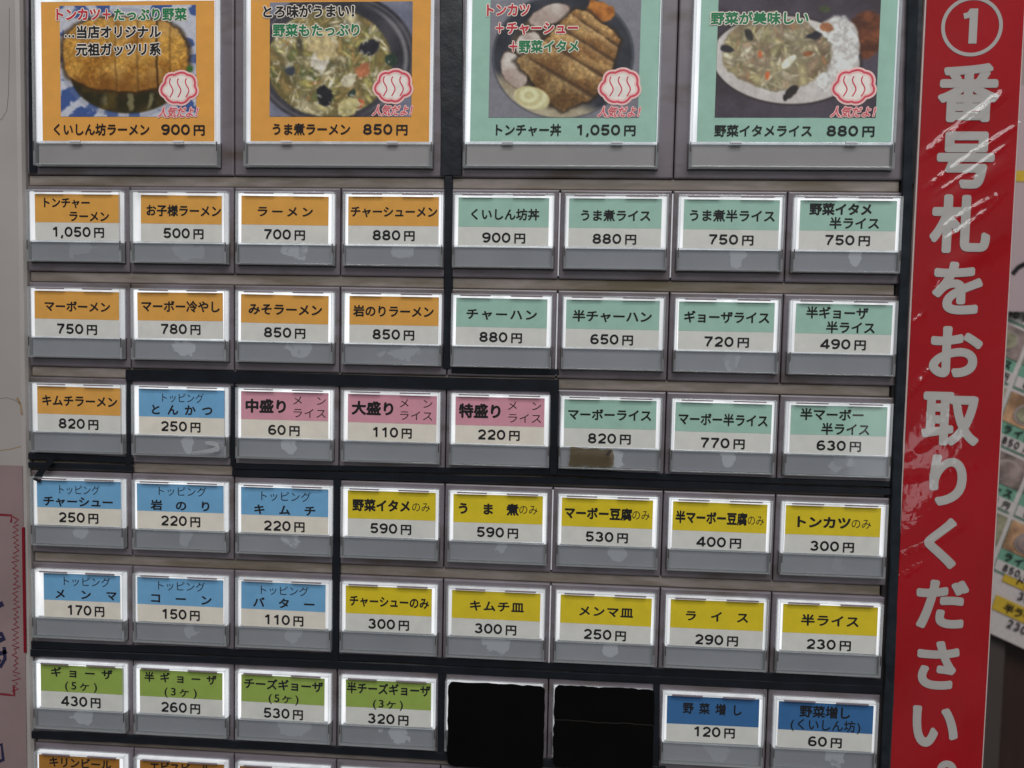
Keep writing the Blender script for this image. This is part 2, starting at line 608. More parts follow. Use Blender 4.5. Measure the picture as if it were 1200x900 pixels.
def cover_mesh(w, h, led, dash=True, t=0.02):
    """clear cap: four acrylic walls, a cross ledge, a front pane"""
    g = MB()
    d0, d1 = -0.04, 0.039
    for x0, y0, x1, y1 in ((0, 0, t, h), (w - t, 0, w, h), (t, 0, w - t, t * 0.8), (t, h - t * 0.7, w - t, h)):
        g.box(x0, y0, x1, y1, d0, d1, M_WALL, 0.005)
    g.box(t + .001, led, w - t - .001, led + 0.017, -0.018, 0.02, M_WALL, 0.004)      # cross ledge
    g.quad(t, t * 0.8, w - t, h - t * 0.7, d0 + 0.003, M_LENS)
    s = 0.16 * w
    if dash:
        for x0, x1 in ((0.09 * w, 0.39 * w), (0.59 * w, 0.9 * w)):
            g.box(x0, 0.011, x1, 0.0215, d0 - 0.0015, d0 + 0.012, M_SLOT)
    for x in (0.006, w - 0.012):                                                   # latch notches in the side walls
        g.box(x, led + 0.004, x + 0.007, led + 0.09, d0 - 0.001, d0 + 0.01, M_SEAM)
    g.box(-0.004, h - 0.002, w + 0.004, h + 0.007, 0.03, 0.0405, M_SEAM)             # gap under the cap
    g.box(-0.005, led, -0.0008, h, 0.03, 0.0405, M_SEAM)
    g.box(w + 0.0008, led, w + 0.005, h, 0.03, 0.0405, M_SEAM)
    return g


def pane_mesh(x0, y0, x1, y1, d, mt):
    g = MB()
    g.box(x0, y0, x1, y1, d, d + 0.006, mt)
    return g


def light_mesh(w, led, mt, rim, t=0.011):
    """white light guide behind the card, its rim standing up round the card's edges"""
    g = MB()
    g.box(t, t, w - t, led, 0.03, 0.038, mt)
    for x0, y0, x1, y1 in ((t, t, rim, led), (w - rim, t, w - t, led), (rim, t, w - rim, 0.024)):
        g.box(x0, y0, x1, y1, -0.004, 0.03, mt, 0.003)
    return g


protos = {}


def sub(key, maker, name, parent):
    """first time builds the sub-part, afterwards links a copy that shares its mesh"""
    if key not in protos:
        protos[key] = maker().build(name, parent)
        return protos[key]
    o = protos[key].copy()
    scene.collection.objects.link(o)
    o.parent = parent
    return o


CARD_D = -0.008
R = {}   # row -> list of (col, colour, what it sells, card x0, x1, [(text, x0, x1, yc, em, bold)], (price, x0, x1, yc))
B0, B1, TH = 0.030, 0.042, 0.0
R[0] = [
 (0, "orange", "pork cutlet and char siu ramen", 41.1, 140.8, [("トンチャー", 48, 106, 237.5, 13, B0), ("ラーメン", 80, 128.3, 253.6, 13, B0)], ("1,050", 60.5, 122, 271.7)),
 (1, "orange", "child's ramen", 165.3, 260, [("お子様ラーメン", 170.8, 259.7, 246.7, 14, B0)], ("500", 191.7, 238.9, 273)),
 (2, "orange", "plain ramen", 283, 385, [("ラーメン", 299, 369, 247.8, 13, B0)], ("700", 309.4, 357.8, 274.4)),
 (3, "orange", "char siu noodles", 408, 514, [("チャーシューメン", 410.3, 513, 248.3, 13.5, B0)], ("880", 436.7, 486, 275.8)),
 (4, "green", "house special rice bowl", 537, 643, [("くいしん坊丼", 549.7, 632.2, 251.4, 14, B0)], ("900", 565, 615.6, 278.6)),
 (5, "green", "braised vegetables on rice", 666.4, 775, [("うま煮ライス", 678.9, 763.3, 252.8, 14, B0)], ("880", 694.4, 745.6, 280)),
 (6, "green", "braised vegetables on half rice", 801, 913, [("うま煮半ライス", 806.4, 909.2, 252.8, 14.5, B0)], ("750", 830.6, 883.3, 280.6)),
 (7, "green", "fried vegetables on half rice", 937, 1050, [("野菜イタメ", 948.6, 1023, 245.3, 14.5, B1), ("半ライス", 971.7, 1031.4, 261.7, 14.5, B0)], ("750", 966.7, 1019.7, 281.4))]
R[1] = [
 (0, "orange", "mapo noodles", 40.8, 139.7, [("マーボーメン", 51.4, 129.7, 359.2, 13, B0)], ("750", 66.7, 113.9, 385.3)),
 (1, "orange", "chilled mapo noodles", 161, 261, [("マーボー冷やし", 164.7, 258.3, 359.7, 14, B0)], ("780", 188, 234.7, 386)),
 (2, "orange", "miso ramen", 282.5, 385, [("みそラーメン", 290.8, 378.3, 362.5, 14, B0)], ("850", 309.7, 358.3, 389.4)),
 (3, "orange", "rock seaweed ramen", 409.4, 514, [("岩のりラーメン", 413.9, 508.9, 365, 14, B0)], ("850", 436.7, 485.6, 392)),
 (4, "green", "fried rice", 534.4, 641, [("チャーハン", 545, 631, 368.3, 13.5, B0)], ("880", 562, 612, 395)),
 (5, "green", "half fried rice", 663, 772.5, [("半チャーハン", 670.6, 764.7, 370.8, 14, B0)], ("650", 692, 742, 397.8)),
 (6, "green", "dumplings with rice", 795, 907, [("ギョーザライス", 800.8, 902.8, 372, 14.5, B0)], ("720", 825, 877.8, 400.6)),
 (7, "green", "half dumplings with half rice", 932, 1045, [("半ギョーザ", 944.4, 1018, 366.7, 14.5, B0), ("半ライス", 967.8, 1026.4, 383.9, 14.5, B0)], ("490", 962, 1015, 403.3))]
R[2] = [
 (0, "orange", "kimchi ramen", 44, 142.6, [("キムチラーメン", 48.6, 138, 470, 13.5, B0)], ("820", 69, 115.5, 496.4)),
 (1, "blue", "pork cutlet topping", 162.8, 263.7, [("トッピング", 186.6, 239, 466.5, 12, TH), ("と ん か つ", 175.6, 249.7, 480.6, 13, B0)], ("250", 188.6, 235, 499.8)),
 (2, "pink", "medium serving", 282.5, 384.7, [("中盛り", 286.8, 338, 476, 16.5, B1), ("メ　ン", 342, 383, 469.6, 12, TH), ("ライス", 342, 383, 484.4, 12.5, TH)], ("60", 314.4, 351.2, 504)),
 (3, "pink", "large serving", 407.7, 511.7, [("大盛り", 412, 464, 478.5, 16.5, B1), ("メ　ン", 467, 508, 472.7, 12, TH), ("ライス", 467, 508, 487, 12.5, TH)], ("110", 435.8, 482.8, 506.6)),
 (4, "pink", "extra large serving", 533.5, 637.7, [("特盛り", 537.6, 589.5, 481.9, 17, B1), ("メ　ン", 593.6, 635.5, 476, 12, TH), ("ライス", 593.6, 635.5, 490.6, 12.5, TH)], ("220", 559.8, 609, 509.7)),
 (5, "green", "mapo on rice", 660.7, 768.6, [("マーボーライス", 664.6, 764.2, 486.7, 14, B0)], ("820", 688.8, 739, 514.3)),
 (6, "green", "mapo on half rice", 791, 904, [("マーボー半ライス", 794.3, 900.8, 492, 15, B0)], ("770", 821, 873, 519.2)),
 (7, "green", "half mapo on half rice", 926, 1038.8, [("半マーボー", 937.3, 1013.2, 486.2, 14.5, B0), ("半ライス", 962, 1019.9, 503.3, 14.5, B0)], ("630", 957, 1009, 522.5))]
R[3] = [
 (0, "blue", "char siu topping", 43.4, 141.8, [("トッピング", 66, 117, 574.6, 12, TH), ("チャーシュー", 49.8, 133, 588.4, 12.5, B0)], ("250", 68.5, 115, 607)),
 (1, "blue", "rock seaweed topping", 160.5, 262, [("トッピング", 182, 242.3, 576.2, 12, TH), ("岩　の　り", 176.3, 248, 592.8, 12.5, B0)], ("220", 188.6, 234.6, 610.7)),
 (2, "blue", "kimchi topping", 282.5, 384.7, [("トッピング", 302, 364.8, 582, 12.5, TH), ("キ　ム　チ", 296.5, 370.6, 597.9, 12.5, B0)], ("220", 309, 357, 616.5)),
 (3, "yellow", "fried vegetables alone", 407.4, 510.4, [("野菜イタメ", 412.8, 481.5, 592.8, 14.5, B1), ("のみ", 481.8, 504.5, 594.8, 12.5, TH)], ("590", 433.7, 481.8, 619.8)),
 (4, "yellow", "braised vegetables alone", 531, 635.7, [("う　ま　煮", 535.6, 608, 596.8, 14, B1), ("のみ", 607.4, 630.5, 598, 12.5, TH)], ("590", 558.5, 607, 624.2)),
 (5, "yellow", "mapo tofu alone", 658, 764.7, [("マーボー豆腐", 661, 741, 602, 14.5, B1), ("のみ", 740, 762, 603.7, 13, TH)], ("530", 686.3, 736, 629.3)),
 (6, "yellow", "half mapo tofu alone", 788, 898.5, [("半マーボー豆腐", 791.5, 876, 607, 15, B1), ("のみ", 875.5, 896, 609.6, 13, TH)], ("400", 816.8, 868.9, 635.2)),
 (7, "yellow", "pork cutlet alone", 920, 1031.4, [("トンカツ", 929.5, 998, 612.2, 14.5, B1), ("のみ", 997, 1021.5, 614, 13, TH)], ("300", 949.4, 1001, 640.3))]
R[4] = [
 (0, "blue", "bamboo shoot topping", 51.4, 140.8, [("トッピング", 70.8, 129.7, 682, 12, TH), ("メ　ン　マ", 63, 138, 697.2, 12, B0)], ("170", 77.8, 122.2, 715.6)),
 (1, "blue", "corn topping", 161, 261.7, [("トッピング", 181.4, 240.8, 687, 12, TH), ("コ　ー　ン", 175, 249, 702, 12.5, B0)], ("150", 188.9, 234.2, 720)),
 (2, "blue", "butter topping", 282.8, 381.4, [("トッピング", 301.7, 362.2, 692.2, 12, TH), ("バ　タ　ー", 296, 370, 707, 12.5, B0)], ("110", 309.2, 355.8, 726.4)),
 (3, "yellow", "char siu alone", 405, 505.8, [("チャーシューのみ", 409, 503, 705.6, 13.5, B0)], ("300", 431.4, 479.4, 731.7)),
 (4, "yellow", "kimchi plate", 529.4, 633, [("キムチ皿", 549, 615, 710.6, 13, B0)], ("300", 556.4, 605.3, 737)),
 (5, "yellow", "bamboo shoot plate", 656.4, 763.3, [("メンマ皿", 677, 743, 716.7, 13, B0)], ("250", 684.2, 733.9, 743.6)),
 (6, "yellow", "rice", 785.3, 894.4, [("ラ　イ　ス", 802, 878, 722.8, 13, B0)], ("290", 814.4, 865, 750)),
 (7, "yellow", "half rice", 916.7, 1027.8, [("半ライス", 938, 1008, 727.8, 14, B0)], ("230", 945, 997.2, 755.6))]
R[5] = [
 (0, "lime", "five dumplings", 48, 145, [("ギ ョ ー ザ", 59, 132, 788.9, 12, B0), ("(5ヶ)", 74, 116, 803.6, 12.5, 0.014)], ("430", 72.2, 118, 822.2)),
 (1, "lime", "three dumplings", 163.9, 260.6, [("半 ギ ョ ー ザ", 169, 254, 795, 12, B0), ("(3ヶ)", 190.5, 233, 810.6, 12.5, 0.014)], ("260", 188.9, 234.7, 829.2)),
 (2, "lime", "five cheese dumplings", 282.8, 380.3, [("チーズギョーザ", 285.5, 379, 802.8, 13, B0), ("(5ヶ)", 313, 352, 818, 12.5, 0.014)], ("530", 309.2, 355.3, 836)),
 (3, "lime", "three cheese dumplings", 405, 505, [("半チーズギョーザ", 406, 504.5, 808.3, 13.5, B0), ("(3ヶ)", 435, 474, 825, 12.5, 0.014)], ("320", 430.8, 478.6, 843)),
 (4, "lime", "", 531, 633, [], None), (5, "lime", "", 657, 761, [], None),
 (6, "deep blue", "extra vegetables", 781, 889, [("野 菜 増 し", 800, 870, 831.4, 13.5, B0)], ("120", 811.7, 861, 858.3)),
 (7, "deep blue", "extra vegetables on the house special", 911.7, 1022.8, [("野菜増し", 937, 997.5, 834.7, 14.5, B0), ("(くいしん坊)", 925, 1010, 850, 14, 0.014)], ("60", 947.2, 986.7, 869.4))]
R[6] = [
 (0, "amber", "", 45.8, 140, [("キリンビール", 57, 130.6, 894.6, 12.5, B0)], None),
 (1, "amber", "", 164, 262.5, [("エビスビール", 175, 247, 900.5, 12.5, B0)], None),
 (2, "amber", "", 281, 381, [], None), (3, "amber", "", 405, 505, [], None), (4, "amber", "", 530, 632, [], None), (5, "amber", "", 657, 761, [], None), (6, "amber", "", 781, 889, [], None), (7, "amber", "", 911, 1022, [], None)]


def ppu(px, py, d):
    """panel units per measured pixel, across and down"""
    a, c, e = PX(px, py, d), PX(px + 10, py, d), PX(px, py + 10, d)
    return (c[0] - a[0]) / 10, (e[1] - a[1]) / 10


LAST = "blank"
for j, row in R.items():
    for i, colour, what, kx0, kx1, lines, pr in row:
        ox, oy = i * 1.0, j * PITCH
        if ("bezel", 0) not in protos:
            protos["bezel", 0] = bezel_mesh(CW, -0.048, 0.746).build("menu_button", machine)
            btn = protos["bezel", 0]
        else:
            btn = protos["bezel", 0].copy()
            scene.collection.objects.link(btn)
        btn.location = W(ox, oy, 0)
        if what:
            btn["label"] = f"button with {colour} topped card for {what} at {pr[0]} yen"
        elif j == 6:
            btn["label"] = "button with dark orange card in the lowest row, cut off by the frame"
        else:
            btn["label"] = "button covered over with dull black tape"
        for k in ("category",):
            if k in btn:
                del btn[k]
        sub("light", lambda: light_mesh(CW, 0.474, M_GLOW, 0.03), "light_panel", btn)
        sub("plate", lambda: pane_mesh(0.02, 0.478, CW - 0.02, CH - 0.014, 0.004, M_PLATE), "push_plate", btn)
        # the printed card
        g = MB(ox, oy, 0)
        yc = PITCH * j + 0.25
        # measured edges, brought to the card's own depth
        pyc = 0
        lo, hi = 0, 900
        ppx = (kx0 + kx1) / 2
        for _ in range(30):
            mid = (lo + hi) / 2
            if PX(ppx, mid, CARD_D)[1] < oy + 0.25:
                lo = mid
            else:
                hi = mid
            pyc = mid
        x0, x1 = PX(kx0, pyc, CARD_D)[0], PX(kx1, pyc, CARD_D)[0]
        top, band, bot = 0.036, 0.296, 0.462
        base = M_CREAM if colour in ("blue", "pink") else M_WHITE
        g.box(x0, oy + top, x1, oy + bot, CARD_D, CARD_D + 0.006, base)
        g.quad(x0, oy + top, x1, oy + band, CARD_D - 0.001, BANDS[colour])
        td = CARD_D - 0.0022
        for text, tx0, tx1, ty, em, bold in lines:
            a, c = PX(tx0, ty, td), PX(tx1, ty, td)
            _, sy = ppu((tx0 + tx1) / 2, ty, td)
            put_text(g, text, a[0], c[0], (a[1] + c[1]) / 2, em * sy, td, M_INK, bold)
        if pr:
            text, tx0, tx1, ty = pr
            a, c = PX(tx0, ty, td), PX(tx1, ty, td)
            _, sy = ppu((tx0 + tx1) / 2, ty, td)
            price(g, text, a[0], c[0], (a[1] + c[1]) / 2, 11.5 * sy, td, M_INK)
        g.build("menu_card", btn).rotation_euler[1] = float(rng.normal()) * 0.004
        sub("cover", lambda: cover_mesh(CW, CH, 0.461), "clear_cover", btn)

# thin bars between some cells, their pale colour standing for light in the gaps
for i, j in ((4, 0), (5, 0), (4, 1), (4, 3), (4, 4)):
    x = i + 0.957
    b = MB(x, j * PITCH, 0.04)
    b.box(x - 0.007, j * PITCH - 0.02, x + 0.005, j * PITCH + 0.72, 0.036, 0.1, M_STRIP, 0.002)
    part(b, "painted_gap_light")


# ------------------------------------------------------------------ the printed dish pictures (colours of the print, per point of a grid)
PW, PH = 208, 166


def vnoise(cells_x, cells_y):
    g = rng.random((cells_y + 3, cells_x + 3))
    ys, xs = np.linspace(0, cells_y, PH), np.linspace(0, cells_x, PW)
    yi, xi = ys.astype(int), xs.astype(int)
    fy, fx = (ys - yi)[:, None], (xs - xi)[None, :]
    fy, fx = fy * fy * (3 - 2 * fy), fx * fx * (3 - 2 * fx)
    a, b2 = g[yi][:, xi], g[yi][:, xi + 1]
    c, d = g[yi + 1][:, xi], g[yi + 1][:, xi + 1]
    return (a * (1 - fx) + b2 * fx) * (1 - fy) + (c * (1 - fx) + d * fx) * fy


def fbm(c, octs=5, gain=0.6):
    t, s, a = 0, 0, 1.0
    for k in range(octs):
        n = min(int(c * 2 ** k), 200)
        t = t + a * vnoise(n, max(2, int(n * PH / PW)))
        s += a
        a *= gain
    return t / s


YY, XX = np.mgrid[0:PH, 0:PW]
YY, XX = YY / (PH - 1.0), XX / (PW - 1.0)


def sst(v, a, b):
    t = np.clip((v - a) / (b - a), 0, 1)
    return t * t * (3 - 2 * t)


def rad(cx, cy, rx, ry, rot=0.0):
    c, s = math.cos(rot), math.sin(rot)
    dx, dy = (XX - cx) * 1.25, YY - cy
    return np.sqrt(((dx * c + dy * s) / (rx * 1.25)) ** 2 + ((dy * c - dx * s) / ry) ** 2)


def lay(img, mask, col):
    col = np.asarray(col, float)
    return img * (1 - mask[..., None]) + (col if col.ndim == 3 else col[None, None]) * mask[..., None]


def two(n, c1, c2, a=0.3, b=0.7):
    t = sst(n, a, b)[..., None]
    return np.asarray(c1, float) * (1 - t) + np.asarray(c2, float) * t


def scatter(img, region, n, palette, r0, r1, soft=0.25, dark=0.35, thin=(0.25, 0.75)):
    """many overlapping pieces of vegetable, each with its own outline and grain"""
    warp = (fbm(16) - 0.5) * 1.1
    grain = fbm(40, 3)
    k = 0
    while k < n:
        cx, cy = rng.random(2)
        if region[int(cy * (PH - 1)), int(cx * (PW - 1))] < 0.5:
            continue
        k += 1
        col = np.array(palette[rng.integers(len(palette))], float) * rng.uniform(0.8, 1.14)
        r = rng.uniform(r0, r1)
        q = rad(cx, cy, r, r * rng.uniform(*thin), rng.uniform(0, 3.14)) + warp
        img = lay(img, sst(q, 1.25, 0.95) * dark * region, col * 0.5)
        img = lay(img, sst(q, 1.0, 1.0 - soft) * region, col[None, None] * (0.78 + 0.5 * grain[..., None]) * (1.08 - 0.25 * np.clip(q, 0, 1)[..., None]))
    return img


def poly_sdf(pts):
    """signed distance to an outline, negative inside"""
    d = np.full((PH, PW), 9.0)
    ins = np.zeros((PH, PW), bool)
    for k in range(len(pts)):
        (x0, y0), (x1, y1) = pts[k], pts[(k + 1) % len(pts)]
        t = np.clip(((XX - x0) * (x1 - x0) + (YY - y0) * (y1 - y0)) / ((x1 - x0) ** 2 + (y1 - y0) ** 2), 0, 1)
        d = np.minimum(d, np.hypot(XX - x0 - t * (x1 - x0), YY - y0 - t * (y1 - y0)))
        if y0 != y1:
            ins ^= ((y0 > YY) != (y1 > YY)) & (XX < (x1 - x0) * (YY - y0) / (y1 - y0) + x0)
    return np.where(ins, -d, d)


def soften(img, sat=0.86):
    """the print is a little soft and faded"""
    for ax in (0, 1):
        a, b2 = np.roll(img, 1, ax), np.roll(img, -1, ax)
        img = 0.5 * img + 0.25 * (a + b2)
    g = img.mean(2, keepdims=True)
    return g + (img - g) * sat


def crumbs(c_lo, c_mid, c_hi):
    a, b2 = fbm(9), fbm(46, 3, 0.8)
    col = two(a, c_lo, c_mid, 0.35, 0.62)
    return col * (0.74 + 0.42 * b2[..., None]) + np.asarray(c_hi, float) * sst(b2, 0.6, 0.9)[..., None] * 0.13


def dish_ramen_cutlet():
    img = np.ones((PH, PW, 3)) * (196, 198, 212)
    th = np.arctan2(YY - 0.52, XX - 0.5)
    swirl = np.sin(th * 7 + 3 * fbm(5) * 3) + 0.9 * np.sin(th * 17 + 2)
    rr = rad(0.5, 0.52, 0.5, 0.5)
    img = lay(img, sst(swirl, 0.2, 0.5) * sst(rr, 0.84, 0.9) * 0.92, (48, 78, 150))
    img = lay(img, sst(rr, 1.02, 0.97) * sst(rr, 0.9, 0.95) * 0.35, (120, 125, 150))
    img = lay(img, sst(rad(0.5, 0.6, 0.44, 0.38), 1.0, 0.95), two(fbm(8), (88, 70, 28), (46, 40, 20)))
    noodles = np.sin((XX * 34 + 8 * fbm(4)) + 2.5 * (YY - 0.8)) * sst(YY, 0.74, 0.8)
    img = lay(img, sst(noodles, 0.35, 0.9) * sst(rad(0.52, 0.85, 0.26, 0.12), 1.0, 0.6) * 0.75, (150, 140, 98))
    q = ((np.abs((XX - 0.48) / 0.475)) ** 2.5 + (np.abs((YY - 0.44) / 0.345)) ** 2.5) ** 0.4 + (fbm(9) - 0.5) * 0.16
    img = lay(img, sst(q, 1.08, 0.98) * 0.8, (70, 42, 12))
    cut = crumbs((184, 118, 32), (220, 158, 58), (250, 210, 130)) * (0.84 + 0.32 * vnoise(100, 80)[..., None])
    cut = lay(cut, sst(fbm(7), 0.52, 0.7) * 0.5, (226, 176, 96))
    cut = lay(cut, sst(YY + 0.15 * fbm(9), 0.62, 0.8) * 0.6, (120, 66, 16))
    for x0, w, dk in ((0.40, 0.010, 0.4), (0.56, 0.012, 0.35), (0.705, 0.012, 0.9), (0.80, 0.01, 0.4)):
        cut = lay(cut, sst(np.abs(XX - x0 - 0.08 * (YY - 0.4) ** 2 - 0.02 * fbm(6)), w, w * 0.3) * dk, (72, 44, 16))
    img = lay(img, sst(q, 0.99, 0.95), cut)
    img = lay(img, sst(rad(0.955, 0.57, 0.028, 0.035), 1, 0.7), (60, 110, 40))
    return img


VEG = [(206, 196, 140), (222, 214, 176), (190, 176, 98), (168, 166, 84), (206, 100, 44), (44, 40, 44), (66, 92, 44), (216, 204, 186), (178, 150, 92), (88, 110, 52)]


def dish_vegetable_ramen():
    img = two(fbm(4), (104, 106, 130), (134, 134, 154))
    q = rad(0.46, 0.5, 0.58, 0.6)
    img = lay(img, sst(q, 1.0, 0.97), two(fbm(6), (44, 42, 50), (72, 68, 76)))
    img = lay(img, sst(np.abs(q - 0.93), 0.03, 0.0) * 0.5, (134, 130, 138))
    img = lay(img, sst(np.abs(rad(0.46, 0.5, 0.58, 0.6) - 0.86), 0.05, 0.0) * sst(XX, 0.6, 0.9) * 0.8, (150, 146, 150))
    reg = sst(rad(0.42, 0.53, 0.45, 0.48), 1.0, 0.95)
    img = lay(img, reg, two(fbm(7), (140, 118, 56), (92, 80, 40)))
    leaf = [(204, 192, 134), (188, 176, 104), (214, 200, 158), (172, 164, 84), (158, 128, 72), (222, 210, 178)]
    img = scatter(img, reg, 75, leaf, 0.06, 0.15, 0.9, 0.5)
    img = scatter(img, reg, 26, [(60, 78, 44), (84, 100, 52), (44, 42, 44), (70, 74, 60)], 0.03, 0.07, 0.7, 0.3)
    img = scatter(img, reg, 110, leaf + [(150, 150, 80), (226, 218, 190)], 0.04, 0.1, 0.8, 0.35, (0.1, 0.3))
    img = scatter(img, reg, 40, [(70, 92, 46), (190, 122, 70), (214, 206, 176)], 0.025, 0.06, 0.8, 0.3, (0.1, 0.35))
    img = lay(img, reg * 0.22, (206, 180, 104))
    img = img * (0.8 + 0.4 * fbm(5)[..., None] * reg[..., None] + 0.2 * (1 - reg[..., None]))
    for x, y, r, c in ((0.71, 0.4, 0.075, (42, 40, 50)), (0.39, 0.83, 0.075, (36, 34, 40)), (0.15, 0.6, 0.04, (60, 66, 76)), (0.66, 0.6, 0.07, (192, 112, 70)), (0.64, 0.88, 0.035, (190, 98, 56)), (0.36, 0.52, 0.075, (226, 216, 196)), (0.55, 0.68, 0.06, (226, 214, 180)), (0.38, 0.38, 0.11, (206, 184, 128)), (0.58, 0.8, 0.035, (52, 66, 56)), (0.55, 0.93, 0.08, (204, 190, 126)), (0.86, 0.5, 0.05, (44, 66, 52))):
        q = rad(x, y, r * 0.92, r * 1.0, x * 4) + (fbm(11) - 0.5) * 1.4
        img = lay(img, sst(q, 1.1, 0.85), np.asarray(c, float)[None, None] * (0.72 + 0.55 * fbm(30, 3)[..., None]))
    img = lay(img, sst(fbm(34, 3), 0.62, 0.74) * reg * 0.5, (240, 234, 214))
    return img


def dish_cutlet_bowl():
    img = two(fbm(3), (124, 120, 132), (136, 132, 142))
    q = rad(0.49, 0.48, 0.48, 0.54)
    img = lay(img, sst(q, 1.0, 0.97), two(fbm(6), (34, 36, 46), (58, 60, 72)))
    img = lay(img, sst(np.abs(q - 0.965), 0.02, 0.0) * 0.5, (120, 122, 134))
    img = lay(img, sst(q, 0.99, 0.95) * sst(YY - 0.45 * XX, 0.55, 0.68), two(fbm(9), (196, 180, 150), (168, 150, 120)))
    img = lay(img, sst(rad(0.45, 0.5, 0.35, 0.42), 1.0, 0.9), two(fbm(12), (90, 74, 56), (58, 48, 40)))
    for x, y, rx, ry, ro in ((0.4, 0.13, 0.15, 0.09, -0.3), (0.17, 0.6, 0.085, 0.17, -0.4), (0.27, 0.38, 0.1, 0.12, 0.3)):
        q2 = rad(x, y, rx, ry, ro) + (fbm(10) - 0.5) * 0.4
        img = lay(img, sst(q2, 1.0, 0.9), two(fbm(8), (222, 210, 200), (180, 154, 142)))
        img = lay(img, sst(np.abs(q2 - 0.96), 0.07, 0.0) * 0.6, (104, 72, 54))
    q3 = rad(0.73, 0.11, 0.1, 0.1) + (fbm(12) - 0.5) * 0.9
    img = lay(img, sst(q3, 1.0, 0.85), two(fbm(24, 3), (214, 124, 36), (160, 84, 20)))
    # one big cutlet, cut into slabs that run down to the right
    wv = (fbm(10) - 0.5) * 0.05
    d1 = poly_sdf([(.17, .52), (.25, .45), (.40, .30), (.50, .16), (.57, .07), (.66, .10), (.77, .22), (.87, .34), (.84, .47), (.82, .57), (.76, .74), (.67, .86), (.50, .95), (.40, .88), (.25, .64)]) + wv
    img = lay(img, sst(d1, 0.035, 0.0) * 0.8, (46, 30, 16))
    cut = crumbs((150, 100, 46), (198, 150, 86), (240, 210, 156)) * (0.8 + 0.4 * vnoise(100, 80)[..., None])
    cut = cut * (1.08 - 0.3 * sst(YY - 0.55 * XX, 0.1, 0.55))[..., None]
    for a0, a1, w in (((.27, .50), (.70, .82), .030), ((.40, .37), (.77, .66), .026), ((.47, .24), (.83, .52), .022), ((.56, .14), (.86, .40), .018)):
        t = np.clip(((XX - a0[0]) * (a1[0] - a0[0]) + (YY - a0[1]) * (a1[1] - a0[1])) / ((a1[0] - a0[0]) ** 2 + (a1[1] - a0[1]) ** 2), 0, 1)
        px, py = a0[0] + t * (a1[0] - a0[0]), a0[1] + t * (a1[1] - a0[1])
        dist = np.hypot((XX - px) * 1.25, YY - py) + 0.5 * wv
        side = (XX - px) * (a1[1] - a0[1]) - (YY - py) * (a1[0] - a0[0])
        cut = lay(cut, sst(dist, 0.075, 0.0) * (side < 0) * 0.25, (236, 208, 160))
        cut = lay(cut, sst(dist, 0.07, 0.0) * (side > 0) * 0.55, (104, 62, 24))
        cut = lay(cut, sst(dist, w * 0.9, w * 0.1) * 0.72 * sst(fbm(12), 0.2, 0.45), (70, 44, 22))
    img = lay(img, sst(d1, 0.004, -0.01), cut)
    q4 = rad(0.29, 0.83, 0.135, 0.1, 0.3)
    img = lay(img, sst(q4 + (fbm(6) - 0.5) * 0.2, 1.0, 0.88), two(np.sin(rad(0.27, 0.81, 0.05, 0.05) * 5) * 0.5 + 0.5, (236, 226, 176), (212, 198, 140), 0.1, 0.9))
    return img


def dish_vegetable_rice():
    img = two(fbm(3), (64, 54, 62), (86, 74, 88))
    img = lay(img, sst(rad(0.6, 0.0, 0.1, 0.06), 1.0, 0.3), (236, 230, 232))
    img = lay(img, sst(rad(0.93, 0.36, 0.13, 0.2) + (fbm(7) - 0.5) * 0.5, 1.0, 0.8), two(fbm(14), (150, 76, 40), (88, 44, 26)))
    q = rad(0.43, 0.55, 0.46, 0.34, 0.1)
    img = lay(img, sst(q, 1.06, 1.01), (54, 46, 46))
    img = lay(img, sst(q, 1.01, 0.985), two(fbm(5), (222, 212, 206), (202, 190, 186)))
    rice = two(fbm(38, 3, 0.8), (196, 188, 184), (236, 232, 228), 0.35, 0.6)
    img = lay(img, sst(rad(0.72, 0.5, 0.17, 0.32, 0.2) + (fbm(9) - 0.5) * 0.3, 1.0, 0.9), rice)
    reg = sst(rad(0.36, 0.48, 0.35, 0.3, 0.15) + (fbm(7) - 0.5) * 0.35, 1.0, 0.93)
    img = lay(img, reg, two(fbm(9), (150, 128, 84), (96, 80, 52)))
    mix = [(216, 204, 162), (198, 190, 124), (230, 220, 192), (170, 132, 106), (190, 152, 126), (208, 198, 150)]
    img = scatter(img, reg, 80, mix, 0.05, 0.12, 0.9, 0.5)
    img = scatter(img, reg, 18, [(84, 90, 54), (78, 68, 60), (122, 122, 76), (130, 92, 72)], 0.03, 0.07, 0.7, 0.3)
    img = scatter(img, reg, 120, mix + [(226, 220, 196)], 0.035, 0.09, 0.8, 0.35, (0.1, 0.32))
    img = scatter(img, reg, 26, [(196, 118, 78), (96, 98, 58), (222, 214, 190)], 0.02, 0.045, 0.7, 0.3, (0.15, 0.4))
    img = lay(img, reg * 0.25 * sst(fbm(6), 0.3, 0.7), (214, 196, 158))
    img = lay(img, reg * 0.3, (190, 160, 116))
    for x, y, r, c in ((0.06, 0.46, 0.05, (52, 48, 52)), (0.47, 0.8, 0.07, (50, 42, 42)), (0.6, 0.36, 0.06, (46, 42, 52)), (0.27, 0.5, 0.04, (214, 104, 60)), (0.32, 0.67, 0.03, (214, 100, 50)), (0.57, 0.5, 0.035, (160, 92, 50)), (0.67, 0.3, 0.06, (170, 104, 64)), (0.66, 0.16, 0.05, (70, 76, 50)), (0.2, 0.36, 0.05, (60, 58, 54)), (0.45, 0.56, 0.06, (228, 222, 196))):
        q = rad(x, y, r * 0.85, r * 0.55, x * 5) + (fbm(12) - 0.5) * 1.5
        img = lay(img, sst(q, 1.1, 0.85), np.asarray(c, float)[None, None] * (0.75 + 0.5 * fbm(30, 3)[..., None]))
    return img


M_PRINT = vcol("dish_print", 0.55, 0.15)


